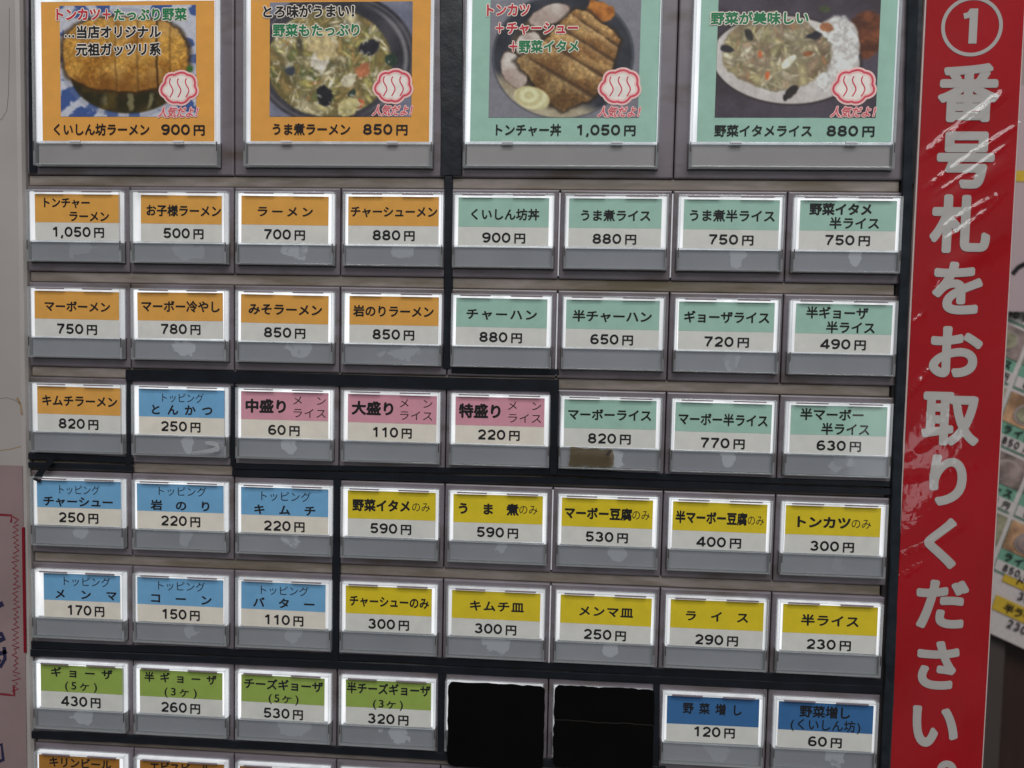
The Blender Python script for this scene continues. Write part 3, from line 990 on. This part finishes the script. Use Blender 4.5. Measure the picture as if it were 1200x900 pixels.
def photo_mesh(img, x0, y0, x1, y1, ox, oy, d, parent):
    img = soften(img)
    img = np.clip(img * (0.94 + 0.12 * fbm(60, 2)[..., None]), 0, 255)
    rgb = np.clip(lin(img * 0.80) * GAIN, 0, 0.9)
    vx = (x0 + (x1 - x0) * XX - ox) * U
    vy = (y0 + (y1 - y0) * YY - oy) * U
    co = np.stack([vx, np.full_like(vx, d * U), -vy], 2).reshape(-1, 3)
    idx = np.arange(PH * PW).reshape(PH, PW)
    fs = np.stack([idx[:-1, :-1], idx[1:, :-1], idx[1:, 1:], idx[:-1, 1:]], 2).reshape(-1, 4)
    me = bpy.data.meshes.new("dish_photo")
    me.from_pydata(co.tolist(), [], fs.tolist())
    at = me.attributes.new("print", "FLOAT_COLOR", "POINT")
    at.data.foreach_set("color", np.concatenate([rgb.reshape(-1, 3), np.ones((PH * PW, 1))], 1).astype(np.float32).ravel())
    me.materials.append(M_PRINT)
    o = bpy.data.objects.new("dish_photo", me)
    scene.collection.objects.link(o)
    o.parent = parent
    return o


M_RED = flat("print_red", alb(150, 34, 48), 0.6)
M_PINK = flat("print_pink", alb(164, 58, 72), 0.6)
M_GREEN = flat("print_green", alb(24, 92, 58), 0.6)
M_HALO = flat("print_halo", alb(184, 174, 164), 0.6)
M_HALO_PINK = flat("print_halo_pink", alb(186, 150, 146), 0.6)
M_PATCH = flat("print_patch", alb(190, 176, 170), 0.6)

BIG = [  # what, colour, cover x0,x1 ; card x0,x1 ; picture x0,y0,x1,y1 ; painter ; slogan lines ; caption ; price ; sticker box
 ("pork cutlet ramen in a blue and white bowl", "orange", (41, 257), (49.5, 251), (70, 7, 230, 137), dish_ramen_cutlet,
  [("トンカツ", 62, 118.5, 17, "r"), ("＋", 119, 131, 17, "r"), ("たっぷり野菜", 132.5, 219, 17, "g"), ("…", 75, 88, 37.5, "k"), ("当店オリジナル", 88.7, 189, 37.5, "k"), ("元祖ガッツリ系", 88.7, 189, 58, "k")],
  ("くいしん坊ラーメン", 60.7, 175.7, 151.8), ("900", 189, 240, 151.8), (185, 81, 240, 125)),
 ("vegetable ramen in a dark bowl", "orange", (287, 508), (293.7, 503.3), (316.4, 3, 482, 137), dish_vegetable_ramen,
  [("とろ味がうまい！", 306, 425, 13.4, "k"), ("野菜もたっぷり", 319.6, 424, 35.4, "g")],
  ("うま煮ラーメン", 317.6, 411, 151.5), ("850", 425.6, 477.7, 151.5), (436, 79, 491, 123)),
 ("sliced pork cutlet over rice", "green", (544, 773), (551.5, 770.7), (575, 0, 747.5, 138), dish_cutlet_bowl,
  [("トンカツ", 566.6, 621.6, 11.7, "r"), ("＋", 579.5, 591.5, 33, "r"), ("チャーシュー", 593, 678.5, 33, "r"), ("＋", 595.5, 607.5, 54.5, "r"), ("野菜イタメ", 607.7, 679.5, 54.5, "g")],
  ("トンチャー丼", 577, 658, 152.2), ("1,050", 674.6, 745, 152.2), (700, 78, 758.5, 124.6)),
 ("fried vegetables beside white rice", "green", (809, 1050), (818, 1046.7), (842.6, -12, 1026, 138), dish_vegetable_rice,
  [("野菜が美味しい", 832.8, 948.4, 21.5, "g")],
  ("野菜イタメライス", 837, 952.6, 153.3), ("880", 969, 1025, 153.3), (973, 77.8, 1034.5, 124.7))]
INKS = {"r": M_RED, "g": M_GREEN, "k": M_INK}
for k, (what, colour, cov, crd, pic, painter, slog, cap, pr, stk) in enumerate(BIG):
    ox = PX(cov[0], 120, 0)[0]
    cw = PX(cov[1], 120, 0)[0] - ox
    mx = (cov[0] + cov[1]) / 2
    oy = -1.76
    ybot, yled = PX(mx, 195 + k, 0)[1] - oy, PX(mx, 166.3 + 0.4 * k, 0)[1] - oy
    g = MB(ox, oy, 0)
    g.box(2 * k - 0.0385, -1.97, 2 * k + 1.952, -0.154, 0.04, 0.155, M_BEZEL, 0.014)
    btn = g.build("photo_button", machine)
    btn.location = W(ox, oy, 0)
    btn["label"] = f"large {colour} photo button showing {what} at {pr[0]} yen"
    light_mesh(cw, yled + 0.006, M_GLOW_BIG, 0.035).build("light_panel", btn)
    pane_mesh(0.03, yled + 0.02, cw - 0.03, ybot - 0.016, 0.004, M_PLATE_BIG).build("push_plate", btn)
    g = MB(ox, oy, 0)
    x0, x1 = PX(crd[0], 120, CARD_D)[0], PX(crd[1], 120, CARD_D)[0]
    y0 = PX(150, 1.5, CARD_D)[1] if k == 0 else oy + 0.05
    g.box(x0, y0, x1, oy + yled - 0.006, CARD_D, CARD_D + 0.006, BANDS[colour])
    td = CARD_D - 0.004
    for text, tx0, tx1, ty, ink in slog:
        a, c = PX(tx0, ty, td), PX(tx1, ty, td)
        sy = ppu((tx0 + tx1) / 2, ty, td)[1]
        put_text(g, text, a[0], c[0], (a[1] + c[1]) / 2, 15.5 * sy, td, M_HALO, 0.105)
        put_text(g, text, a[0], c[0], (a[1] + c[1]) / 2, 15.5 * sy, td - 0.0016, INKS[ink], 0.036)
    text, tx0, tx1, ty = cap
    a, c = PX(tx0, ty, td), PX(tx1, ty, td)
    put_text(g, text, a[0], c[0], (a[1] + c[1]) / 2, 14.5 * ppu(tx0, ty, td)[1], td, M_INK, 0.026)
    text, tx0, tx1, ty = pr
    a, c = PX(tx0, ty, td), PX(tx1, ty, td)
    price(g, text, a[0], c[0], (a[1] + c[1]) / 2, 12.0 * ppu(tx0, ty, td)[1], td, M_INK)
    # "popular!" flash printed over the corner: a plain cut-out patch with a red edge
    sx0, sy0 = PX(stk[0], stk[1], td)
    sx1, sy1 = PX(stk[2], stk[3], td)
    cx, cy, rx, ry = (sx0 + sx1) / 2 - 0.02, (sy0 + sy1) / 2, (sx1 - sx0) / 2 * 0.74, (sy1 - sy0) / 2 * 0.9
    out = []
    for t in np.linspace(0, 2 * math.pi, 110)[:-1]:
        rr = 0.86 + 0.11 * abs(math.sin(3.5 * t + 0.4)) + 0.06 * math.sin(2 * t + 2.2) + 0.03 * math.sin(5 * t)
        out.append((cx + rx * rr * math.cos(t), cy + ry * rr * math.sin(t)))
    ribbon(g, out, 0.05, td - 0.0004, M_HALO_PINK, True)
    g.poly(out, td, td + 0.0006, M_PATCH)
    ribbon(g, out, 0.018, td - 0.0012, M_PINK, True)
    for q in range(3):                                                   # three curls of steam
        hx = cx - 0.075 + 0.075 * q
        ribbon(g, [(hx + 0.016 * math.sin(3.4 * t + 0.6), cy + 0.085 * t) for t in np.linspace(-1, 1, 16)], 0.011, td - 0.0014 - 0.0001 * q, M_PINK)
    ty = stk[3] + 6.5
    a, c = PX(stk[0] + 1, ty, td), PX(stk[2] - 5, ty, td)
    put_text(g, "人気だよ！", a[0], c[0] + 0.03, (a[1] + c[1]) / 2, 13 * ppu(stk[0], ty, td)[1], td, M_HALO_PINK, 0.10, 0.2)
    put_text(g, "人気だよ！", a[0], c[0] + 0.03, (a[1] + c[1]) / 2, 13 * ppu(stk[0], ty, td)[1], td - 0.0016, M_PINK, 0.012, 0.2)
    g.build("menu_card", btn)
    pa, pb = PX(pic[0], pic[1], CARD_D), PX(pic[2], pic[3], CARD_D)
    photo_mesh(painter(), pa[0], pa[1], pb[0], pb[1], ox, oy, CARD_D - 0.0025, btn)
    cv = cover_mesh(cw, ybot, yled, False, 0.024)
    for f0 in (0.2, 0.76):
        cv.box(f0 * cw, yled - 0.004, f0 * cw + 0.1, yled + 0.014, -0.036, -0.018, M_STRIP, 0.002)
    cv.build("clear_cover", btn)


# ------------------------------------------------------------------ black tape laid over the panel
def tape(pts, w, label, d=0.03, mt=None, tail=None, name="tape_strip", amp=0.007):
    """a strip of tape along measured points, edges slightly uneven; w in measured pixels"""
    c = np.array([PX(x, y, d) for x, y in pts])
    wu = w * ppu(pts[0][0], pts[0][1], d)[0]
    # resample
    seg = np.linalg.norm(np.diff(c, axis=0), axis=1)
    L = np.concatenate([[0], np.cumsum(seg)])
    n = max(8, int(L[-1] / 0.12))
    t = np.linspace(0, L[-1], n)
    p = np.stack([np.interp(t, L, c[:, 0]), np.interp(t, L, c[:, 1])], 1)
    tan = np.gradient(p, axis=0)
    tan /= np.linalg.norm(tan, axis=1, keepdims=True)
    nr = np.stack([-tan[:, 1], tan[:, 0]], 1)
    a = p + nr * (wu / 2 + wobble(n, amp))[:, None]
    e = p - nr * (wu / 2 + wobble(n, amp))[:, None]
    dd = d + wobble(n, 0.004)
    g = MB(float(p[:, 0].mean()), float(p[:, 1].mean()), d)
    b = 0.008
    vs = []
    for k in range(n):
        ia, ie = a[k] - nr[k] * b, e[k] + nr[k] * b
        vs += [(a[k][0], a[k][1], d + 0.012), (ia[0], ia[1], dd[k]), (ie[0], ie[1], dd[k]), (e[k][0], e[k][1], d + 0.012)]
    fs = []
    for k in range(n - 1):
        for q in range(3):
            fs.append((k * 4 + q, k * 4 + q + 1, k * 4 + 5 + q, k * 4 + 4 + q))
    fs += [(0, 1, 2, 3), tuple(n * 4 - 4 + q for q in (3, 2, 1, 0))]
    g.add(vs, fs, mt or M_TAPE)
    o = g.build(name)
    tag(o, label, "tape", "black tape strips on the button panel")
    if tail:
        q = np.array([PX(x, y, d - 0.06) for x, y in tail])
        h = MB(*g.o)
        q = np.array(arc_pts(q))
        ribbon(h, q, 0.045, d - 0.055, mt or M_TAPE, w1=0.075)
        t2 = h.build("tape_tail", o)
        sol = t2.modifiers.new("thick", "SOLIDIFY")
        sol.thickness = 0.0003
    return o


def arc_pts(q, n=10):
    a, b, c = q
    return [(1 - t) ** 2 * a + 2 * t * (1 - t) * b + t * t * c for t in np.linspace(0, 1, n)]


TAPES = [
 ([(37.5, -40), (38, 100), (38.5, 202)], 10.5, "black vertical tape left of the cutlet ramen photo button", 0.028),
 ([(529, -40), (528.5, 90), (528, 205)], 26, "widest black tape, between the vegetable ramen and cutlet bowl photos", 0.022),
 ([(525.5, 206), (525.5, 225), (525, 330), (523.5, 432)], 10, "vertical black tape between the orange buttons and the green buttons", 0.03),
 ([(529, 433.5), (600, 435), (655, 436)], 7, "short black tape right under the green fried rice button", 0.029),
 ([(147, 439.5), (300, 443.5), (500, 449), (655, 452.5)], 14, "horizontal black tape above the pink serving size buttons", 0.024),
 ([(151, 447), (150.5, 500), (150, 545)], 7.5, "vertical black tape right of the kimchi ramen button", 0.029),
 ([(273.5, 452), (273, 500), (273, 545)], 8, "vertical black tape between the cutlet topping and medium serving buttons", 0.03),
 ([(33, 534.5), (90, 536.5), (156, 539.5)], 8, "black tape directly under the kimchi ramen button", 0.027),
 ([(33, 545), (90, 546.5), (156, 549.5)], 7, "black tape with a loose tail above the char siu topping button", 0.022),
 ([(272, 546), (400, 549), (655, 554), (800, 560), (1046, 568)], 7.5, "long black tape touching the bottoms of the pink buttons", 0.03),
 ([(272, 554.5), (400, 557.5), (655, 564), (800, 569), (1046, 577)], 8, "long black tape above the row of yellow vegetables alone buttons", 0.024),
 ([(649.5, 458), (649, 500), (648.5, 556)], 11, "vertical black tape between extra large serving and mapo rice buttons", 0.018),
 ([(395, 560), (394, 660), (393, 776)], 9.5, "vertical black tape between blue topping buttons and yellow buttons", 0.028),
 ([(34, 755.5), (280, 765), (540, 776), (780, 788), (1034, 800)], 9, "upper of two long black tapes above the lime dumpling buttons", 0.031),
 ([(34, 765), (280, 775), (540, 786.5), (780, 797.5), (1034, 809)], 9, "lower of two long black tapes above the lime dumpling buttons", 0.024),
 ([(518, 785), (517.5, 830), (517, 890)], 10, "vertical black tape right of the three cheese dumplings button", 0.029),
 ([(769.5, 800), (769, 850), (768, 900)], 9, "vertical black tape left of the 120 yen extra vegetables button", 0.029),
 ([(35, 861), (280, 873), (540, 888), (780, 904)], 9.5, "lowest black tape, above the dark orange drink buttons", 0.024),
]
for pts, w, label, d in TAPES:
    tape(pts, w, label, d, tail=((61, 539), (48, 549), (42, 564)) if "loose tail" in label else None)
tape([(1072, -40), (1067, 120), (1061, 300), (1055, 480), (1048, 680), (1038, 900), (1035, 960)], 12.5, "long black foam strip beside the red banner", 0.0, M_TAPE_FELT, amp=0.01)
tape([(1080, -40), (1075, 90), (1069, 215)], 8, "thin dark upper strip at the top of the red banner's left edge", 0.006, M_TAPE, amp=0.004)


# black tape blanking off two buttons
def blank(px0, py0, px1, py1, label, crease):
    d = -0.047
    x0, y0 = PX(px0, py0, d)
    x1, y1 = PX(px1, py1, d)
    g = MB((x0 + x1) / 2, (y0 + y1) / 2, d)
    pts = []
    r = 0.05
    for (cx, cy, a0) in ((x1 - r, y0 + r, -90), (x1 - r, y1 - r, 0), (x0 + r, y1 - r, 90), (x0 + r, y0 + r, 180)):
        pts += [(cx + r * math.cos(math.radians(a0 + a)), cy + r * math.sin(math.radians(a0 + a))) for a in (0, 30, 60, 90)]
    dense = []
    for k in range(len(pts)):
        a, e = np.array(pts[k]), np.array(pts[(k + 1) % len(pts)])
        m2 = max(1, int(np.linalg.norm(e - a) / 0.05))
        dense += [tuple(a + (e - a) * s / m2 + rng.normal(size=2) * 0.003) for s in range(m2)]
    g.poly(dense, d, d + 0.012, M_BLACK)
    if crease:
        yc = y0 + (y1 - y0) * crease
        xs = np.linspace(x0 + 0.01, x1 - 0.01, 24)
        ribbon(g, list(zip(xs, yc + wobble(24, 0.012))), 0.010, d - 0.004, flat("tape_crease_sheen", alb(24, 20, 16, K), 0.5))  # lighter ribbon paints the faint highlight along the fold
    o = g.build("tape_cover")
    return tag(o, label, "tape", "black tape blanking off unused buttons")


blank(525.5, 799, 636.5, 903, "square of dead black tape blanking the button right of cheese dumplings", 0)
blank(650, 803, 764.5, 905, "creased black tape patch blanking the button left of extra vegetables", 0.42)

# a scrap of old brown tape and a white curl modelled as glare, on two push plates
M_BROWN = clear("old_brown_tape", (0.86, 0.8, 0.68, 1), 0.25, extra=0.3, ext_col=alb(100, 90, 72))
x0, y0 = PX(668, 525, -0.046)
x1, y1 = PX(718.5, 547.5, -0.046)
g = MB(x0, y0, -0.046)
edge = [(x0 + (x1 - x0) * t, y0) for t in np.linspace(0, 1, 9)] + [(x1, y0 + (y1 - y0) * t) for t in np.linspace(0.15, 0.85, 5)] + [(x1 - (x1 - x0) * t, y1) for t in np.linspace(0, 1, 9)] + [(x0, y1 - (y1 - y0) * t) for t in np.linspace(0.15, 0.85, 5)]
g.poly([tuple(np.array(e) + rng.normal(size=2) * 0.007) for e in edge], -0.0445, -0.041, M_BROWN)
g.poly([(x1 - 0.07, y0 + 0.05), (x1 - 0.045, y0 + 0.015), (x1 - 0.012, y0 + 0.01), (x1 - 0.03, y0 + 0.04), (x1 - 0.045, y0 + 0.065)], -0.049, -0.0448, M_SEAM)
tag(g.build("tape_scrap"), "scrap of old brown tape on the 820 yen mapo rice button", "tape")
M_GLARE = clear("painted_glare", (0.9, 0.92, 0.95, 1), 0.2, extra=0.9, ext_col=(0.95, 0.96, 0.98, 1), fres=2.4)  # whitish stroke that imitates a light reflection on the cover
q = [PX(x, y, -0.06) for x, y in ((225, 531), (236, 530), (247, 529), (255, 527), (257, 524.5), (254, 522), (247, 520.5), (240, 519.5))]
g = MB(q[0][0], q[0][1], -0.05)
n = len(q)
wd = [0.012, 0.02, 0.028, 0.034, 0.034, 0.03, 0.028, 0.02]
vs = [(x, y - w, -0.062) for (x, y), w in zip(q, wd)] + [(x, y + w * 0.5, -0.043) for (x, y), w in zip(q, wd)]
g.add(vs, [(k, k + 1, n + k + 1, n + k) for k in range(n - 1)], M_GLARE)
tag(g.build("glare_curl", smooth=True), "small white curl of painted glare under the pork cutlet topping price", "film scrap")  # the curl stands for a glare reflection, not a scrap of film

# ------------------------------------------------------------------ the red banner
M_BANNER = worn("banner_red", alb(136, 0, 17, K), alb(126, 0, 13, K), 25, 0.6, spec=0.05)
M_BOARD = flat("banner_edge_white", alb(160, 144, 140, K), 0.5)
M_LETTER = worn("banner_letters", alb(150, 147, 144, K), alb(142, 139, 136, K), 30, 0.6, spec=0.1)
banner = bpy.data.objects.new("banner", None)
scene.collection.objects.link(banner)
tag(banner, "tall red banner with white Japanese lettering on the right edge", "banner")
BX0, BX1 = 8.045, 8.848
banner.location = W(8.45, 1.7, 0)
g = MB(8.45, 1.7, 0)
g.box(BX0 - 0.014, -2.6, BX1 + 0.014, 6.6, 0.012, 0.044, M_BOARD, 0.004)
g.build("backing_board", banner)
g = MB(8.45, 1.7, 0)
g.box(BX0, -2.59, BX1, 6.59, 0.006, 0.0115, M_BANNER)
g.build("red_sheet", banner)
BD = 0.003
x, y = PX(1139, 31, BD)
e = ppu(1139, 31, BD)
for ch, px, py, s in (("番", 1135, 109, 70), ("号", 1131.7, 187, 70), ("札", 1126, 263, 69), ("を", 1122.7, 338, 67), ("お", 1118.3, 413.3, 66), ("取", 1114, 490, 66), ("り", 1110.7, 563, 65), ("く", 1104.3, 636.7, 63), ("だ", 1103.3, 708, 63), ("さ", 1098.3, 780, 62), ("い", 1094.3, 850, 61), ("。", 1129, 887, 60)):
    gx, gy = PX(px, py, BD)
    sx, sy = ppu(px, py, BD)
    h = MB(8.45, 1.7, 0)
    put_glyph(h, ch, gx, gy, s * sx * 1.02, s * sy, BD, M_LETTER, 0.04, res=6)
    h.build("lettering", banner)
h = MB(8.45, 1.7, 0)
ribbon(h, arc(x, y, 34 * e[0], 33 * e[1], 0, 355, 60), 0.03, BD, M_LETTER, True)
u1 = e[1]
for k, pts in enumerate(([(1.5, -21), (1.5, 20)], [(-10, -12), (-4, -13.5), (0, -19)])):
    ribbon(h, [(x + a * u1, y + b2 * u1) for a, b2 in pts], 9.5 * u1 if k == 0 else 7 * u1, BD - 0.0004 * k, M_LETTER)
h.build("lettering", banner)

# clear film over the banner, pulled into diagonal creases
M_WRAP = clear("banner_film", (0.97, 0.97, 0.97, 1), 0.055, haze=0.22, fres=1.6, bmp=0.16, bscale=140)
CREASES = [((1080, 184), (1128, 146), (1182, 106), 0.017, 0.026), ((1085, 221), (1130, 186), (1196, 145), 0.011, 0.018), ((1098, 226), (1140, 200), (1186, 165), 0.006, 0.012),
           ((1104, 268), (1140, 242), (1176, 227), 0.012, 0.02), ((1103, 283), (1140, 263), (1172, 232), 0.010, 0.016), ((1064, 466), (1078, 448), (1092, 430), 0.012, 0.018), ((1066, 382), (1074, 374), (1084, 366), 0.007, 0.014),
           ((1056, 560), (1100, 556), (1152, 545), 0.006, 0.03), ((1052, 655), (1090, 640), (1130, 616), 0.006, 0.022), ((1052, 680), (1066, 672), (1082, 660), 0.006, 0.014), ((1060, 540), (1090, 520), (1140, 484), 0.004, 0.02),
           ((1088, 330), (1130, 306), (1180, 272), 0.012, 0.08), ((1090, 250), (1140, 215), (1190, 190), 0.012, 0.07)]
nx, ny = 70, 760
gx = np.linspace(BX0 - 0.008, BX1 + 0.008, nx)
gy = np.linspace(-2.6, 6.6, ny)
GX, GY = np.meshgrid(gx, gy)
H = 0.006 * np.sin(3.1 * GX + 2.2 * GY) + 0.005 * np.sin(5 * GX + 3.7 * GY + 1)
for p0, p1, p2, hh, wd in CREASES:
    pts = np.array(arc_pts(np.array([PX(*q, -0.02) for q in (p0, p1, p2)]), 24))
    dist = np.full(GX.shape, 9.0)
    along = np.zeros(GX.shape)
    for k, (cx, cy) in enumerate(pts):
        pass
    for k in range(len(pts) - 1):
        a, c = pts[k], pts[k + 1]
        ab = c - a
        t = np.clip(((GX - a[0]) * ab[0] + (GY - a[1]) * ab[1]) / (ab @ ab), 0, 1)
        dd = np.hypot(GX - a[0] - t * ab[0], GY - a[1] - t * ab[1])
        along = np.where(dd < dist, (k + t) / (len(pts) - 1), along)
        dist = np.minimum(dist, dd)
    jag = 1 + (0.4 if wd < 0.05 else 0.0) * np.interp(along, np.linspace(0, 1, 26), rng.normal(size=26))
    env = np.sin(np.pi * np.clip(along, 0.02, 0.98)) ** 0.5
    H = H + 1.7 * hh * np.clip(jag, 0.2, 2) * env * np.exp(-(dist / (1.25 * wd)) ** 2)
vs = np.stack([GX, GY, -0.012 - H], 2).reshape(-1, 3)
idx = np.arange(nx * ny).reshape(ny, nx)
fs = np.stack([idx[:-1, :-1], idx[1:, :-1], idx[1:, 1:], idx[:-1, 1:]], 2).reshape(-1, 4).tolist()
h = MB(8.45, 1.7, 0)
h.add(vs, fs, M_WRAP)
h.build("clear_film", banner, smooth=True)

# ------------------------------------------------------------------ paper notice on the left frame
M_NOTICE = worn("notice_paper", alb(116, 98, 98, K), alb(104, 88, 88, K), 25, 0.6)
M_MARKER = flat("red_marker", alb(96, 26, 36, K), 0.6)
M_BLUEINK = flat("dark_blue_marker", alb(28, 26, 52, K), 0.6)
d = -0.008
nx1, ny0 = PX(26, 546, d)
g = MB(-0.5, 5, d)
g.box(-1.7, ny0, nx1, 9, d, -0.002, M_NOTICE)
zz = []
for k, yy in enumerate(np.arange(606, 816, 6.0)):
    zz += [PX(15.5 + rng.normal(), yy + rng.normal() * 0.7, d)] + [PX(21.5 + rng.normal(), yy + 3, d)]
ribbon(g, [(a, c) for a, c in zz], 0.014, d - 0.002, M_MARKER)
for pts in ([(-40, 600), (0, 603), (14, 604), (13, 612)], [(0, 813), (10, 814), (17, 815), (16, 803)]):
    ribbon(g, [PX(a, c, d) for a, c in pts], 0.022, d - 0.0024, M_MARKER)
for pts, w in (([(-30, 716), (-8, 712), (4, 707)], 0.05), ([(-6, 742), (2, 743), (5, 748), (-4, 752)], 0.045), ([(-10, 768), (3, 765), (8, 763)], 0.04), ([(5, 758), (6, 772), (0, 782)], 0.035), ([(0, 772), (-6, 780)], 0.04), ([(-12, 880), (2, 872), (4, 890), (-10, 896)], 0.035)):
    ribbon(g, [PX(a, c, d) for a, c in pts], w, d - 0.0028, M_BLUEINK)
tag(g.build("paper_notice"), "pinkish paper notice with a zigzag red marker border on the left frame", "paper notice")
a, c = PX(25.3, 618, d - 0.004), PX(31, 765, d - 0.004)
g = MB(a[0], a[1], d)
g.box(a[0], a[1], c[0] - 0.005, c[1], d - 0.004, 0.0, flat("red_card", alb(96, 6, 20, K), 0.5), 0.002)
tag(g.build("red_strip"), "narrow red strip at the right edge of the paper notice", "red strip")

# ------------------------------------------------------------------ what shows past the banner: a wall with a menu poster
BGD = 14.0
M_WALL_BG = worn("plaster_wall", alb(136, 126, 122, K), alb(126, 116, 112, K), 4, 0.8)
M_WOOD = worn("dark_wood", alb(46, 28, 20, K), alb(36, 22, 16, K), 9, 0.5, stretch=(6, 1, 0.6))
wy = PX(1190, 752, BGD)[1]
g = MB(12, 4, BGD + 1)
g.box(-30, -40, 60, wy, BGD + 1.0, BGD + 1.6, M_WALL_BG)
tag(g.build("back_wall"), kind="structure")
g = MB(20, wy + 10, BGD + 1)
g.box(-30, wy + 0.05, 60, wy + 40, BGD + 0.7, BGD + 1.6, M_WOOD, 0.05)
tag(g.build("wood_wainscot"), "dark brown wood panelling below the menu poster", "wood panelling")
a, c = PX(1140, 745, BGD + 0.3), PX(1171, 900, BGD + 0.3)
g = MB(a[0], a[1], BGD)
g.box(a[0], a[1] - 9, c[0], c[1] + 12, BGD + 0.3, BGD + 0.69, worn("grey_brown_post", alb(66, 56, 54, K), alb(56, 47, 46, K), 5, 0.6), 0.05)
tag(g.build("wall_post"), "grey brown post standing between the red banner and the dark wood", "post")

# poster: local axes lean 22 degrees clockwise
rollr = math.radians(23)
O0 = np.array(PX(1166, 738, BGD))
UPX = ppu(1166, 738, BGD)[1]


def Q(s, t):
    """s pixels along the rows (to the right), t pixels up the columns from the lower left corner"""
    return (O0[0] + (s * math.cos(rollr) + t * math.sin(rollr * 0.75)) * UPX, O0[1] + (s * math.sin(rollr) - t * math.cos(rollr * 0.75)) * UPX)


poster = bpy.data.objects.new("menu_poster", None)
scene.collection.objects.link(poster)
tag(poster, "tilted menu poster of dish pictures behind the red banner", "poster")
poster.location = W(O0[0], O0[1], BGD)
M_PAPER2 = flat("poster_paper", alb(166, 158, 156, K), 0.5)
PIC = [flat("poster_dish_orange", alb(150, 116, 88, K), 0.5, vary=0.5, scale=60), flat("poster_dish_dark", alb(112, 98, 94, K), 0.5, vary=0.5, scale=60),
       flat("poster_dish_green", alb(116, 112, 92, K), 0.5, vary=0.5, scale=60), flat("poster_bowl", alb(128, 116, 112, K), 0.5, vary=0.25, scale=30)]
M_PG = flat("poster_green", alb(92, 130, 112, K), 0.5)
M_PY = flat("poster_yellow", alb(166, 138, 44, K), 0.5)


def pq(g, s0, t0, s1, t1, lift, mt):
    q = [Q(s0, t0), Q(s1, t0), Q(s1, t1), Q(s0, t1)]
    g.poly(q, BGD - lift, BGD - lift + 0.02, mt)


def pbox(g, s0, t0, s1, t1, lift, mt, text, em, s_t0, s_t1, num=None):
    pq(g, s0, t0, s1, t1, lift, mt)
    tot = len(text)
    for k, ch in enumerate(text):
        ps = s_t0 + (s_t1 - s_t0) * (k + 0.5) / tot
        qx, qy = Q(ps, (t0 + t1) / 2)
        if ch in DIGITS:
            continue
        put_glyph(g, ch, qx, qy, em * UPX, em * UPX, BGD - lift - 0.02, M_INK, 0.03, rot=rollr, step=0.001)


def pnum(g, text, s, t, h, lift):
    for k, ch in enumerate(text):
        for pts, cl in DIGITS[ch]:
            ribbon(g, [Q(s + (k * 0.85 + px) * h, t + py * h) for px, py in pts], 0.17 * h * UPX, BGD - lift - 0.02 - 0.0005 * k, M_INK, cl)


POST = (O0[0], O0[1], BGD)
g = MB(*POST)
pq(g, -230, -6, 190, 430, 0.02, M_PAPER2)
g.build("sheet", poster)
cells = []
for col in range(-4, 3):
    s0 = 6 + col * 52
    for row in range(5):
        t0 = 62 + row * 66
        h = MB(*POST)
        pq(h, s0 - 34, t0, s0 + 12, t0 + 62, 0.05, M_PG)
        pq(h, s0 - 34, t0 + 2, s0 + 12, t0 + 14, 0.08, M_PAPER2)
        pq(h, s0 - 34, t0 + 28, s0 + 12, t0 + 62, 0.08, PIC[(row * 2 + col + 9) % 3])
        bx, by = Q(s0 - 10, t0 + 44)
        for rr, mt, lf in ((15, PIC[3], 0.11), (12, PIC[(row + col + 10) % 3], 0.14)):
            h.poly([(bx + rr * UPX * math.cos(a), by + rr * 0.8 * UPX * math.sin(a)) for a in np.linspace(0, 2 * math.pi, 28)[:-1]], BGD - lf, BGD - lf + 0.02, mt)
        for k, ch in enumerate(("ライス", "ラース", "ライス")[row % 3]):
            qx, qy = Q(s0 - 24 + 13 * k, t0 + 21)
            put_glyph(h, ch, qx, qy, 11 * UPX, 11 * UPX, BGD - 0.1, M_INK, 0.03, rot=rollr, step=0.001)
        pnum(h, "850", s0 - 26, t0 + 4, 8.5, 0.1)
        qx, qy = Q(s0 + 4, t0 + 8)
        put_glyph(h, "円", qx, qy, 9 * UPX, 9 * UPX, BGD - 0.12, M_INK, 0.03, rot=rollr, step=0.001)
        h.build("menu_picture", poster)
for s0, t0, text, num in ((-14, 42, "トンカツ", "300"), (-14, 8, "半ライス", "230")):
    h = MB(*POST)
    pbox(h, s0, t0 + 13, s0 + 60, t0 + 30, 0.06, M_PY, text, 12, s0 + 12, s0 + 58)
    pnum(h, num, s0 + 22, t0 + 1, 10, 0.06)
    h.build("price_entry", poster)
# upper sheet, pale, with a black stroke
a, c = PX(1150, 100, BGD - 0.4), PX(1240, 366, BGD - 0.4)
g = MB(a[0], a[1], BGD)
g.box(a[0], a[1], c[0], c[1], BGD - 0.4, BGD - 0.36, worn("pink_paper", alb(150, 132, 134, K), alb(140, 124, 128, K), 3, 0.6))
ribbon(g, [PX(x, y, BGD - 0.4) for x, y in ((1186, 321), (1193, 313), (1203, 308), (1220, 300))], 5 * UPX, BGD - 0.43, M_INK)
p0, p1 = PX(1188, 200, BGD - 0.4), PX(1212, 213, BGD - 0.4)
g.quad(p0[0], p0[1], p1[0], p1[1], BGD - 0.42, M_PY)
tag(g.build("pale_notice"), "pale pink sheet with a black brush stroke above the menu poster", "notice")

bpy.data.objects.remove(_txto)
bpy.data.curves.remove(_txt)
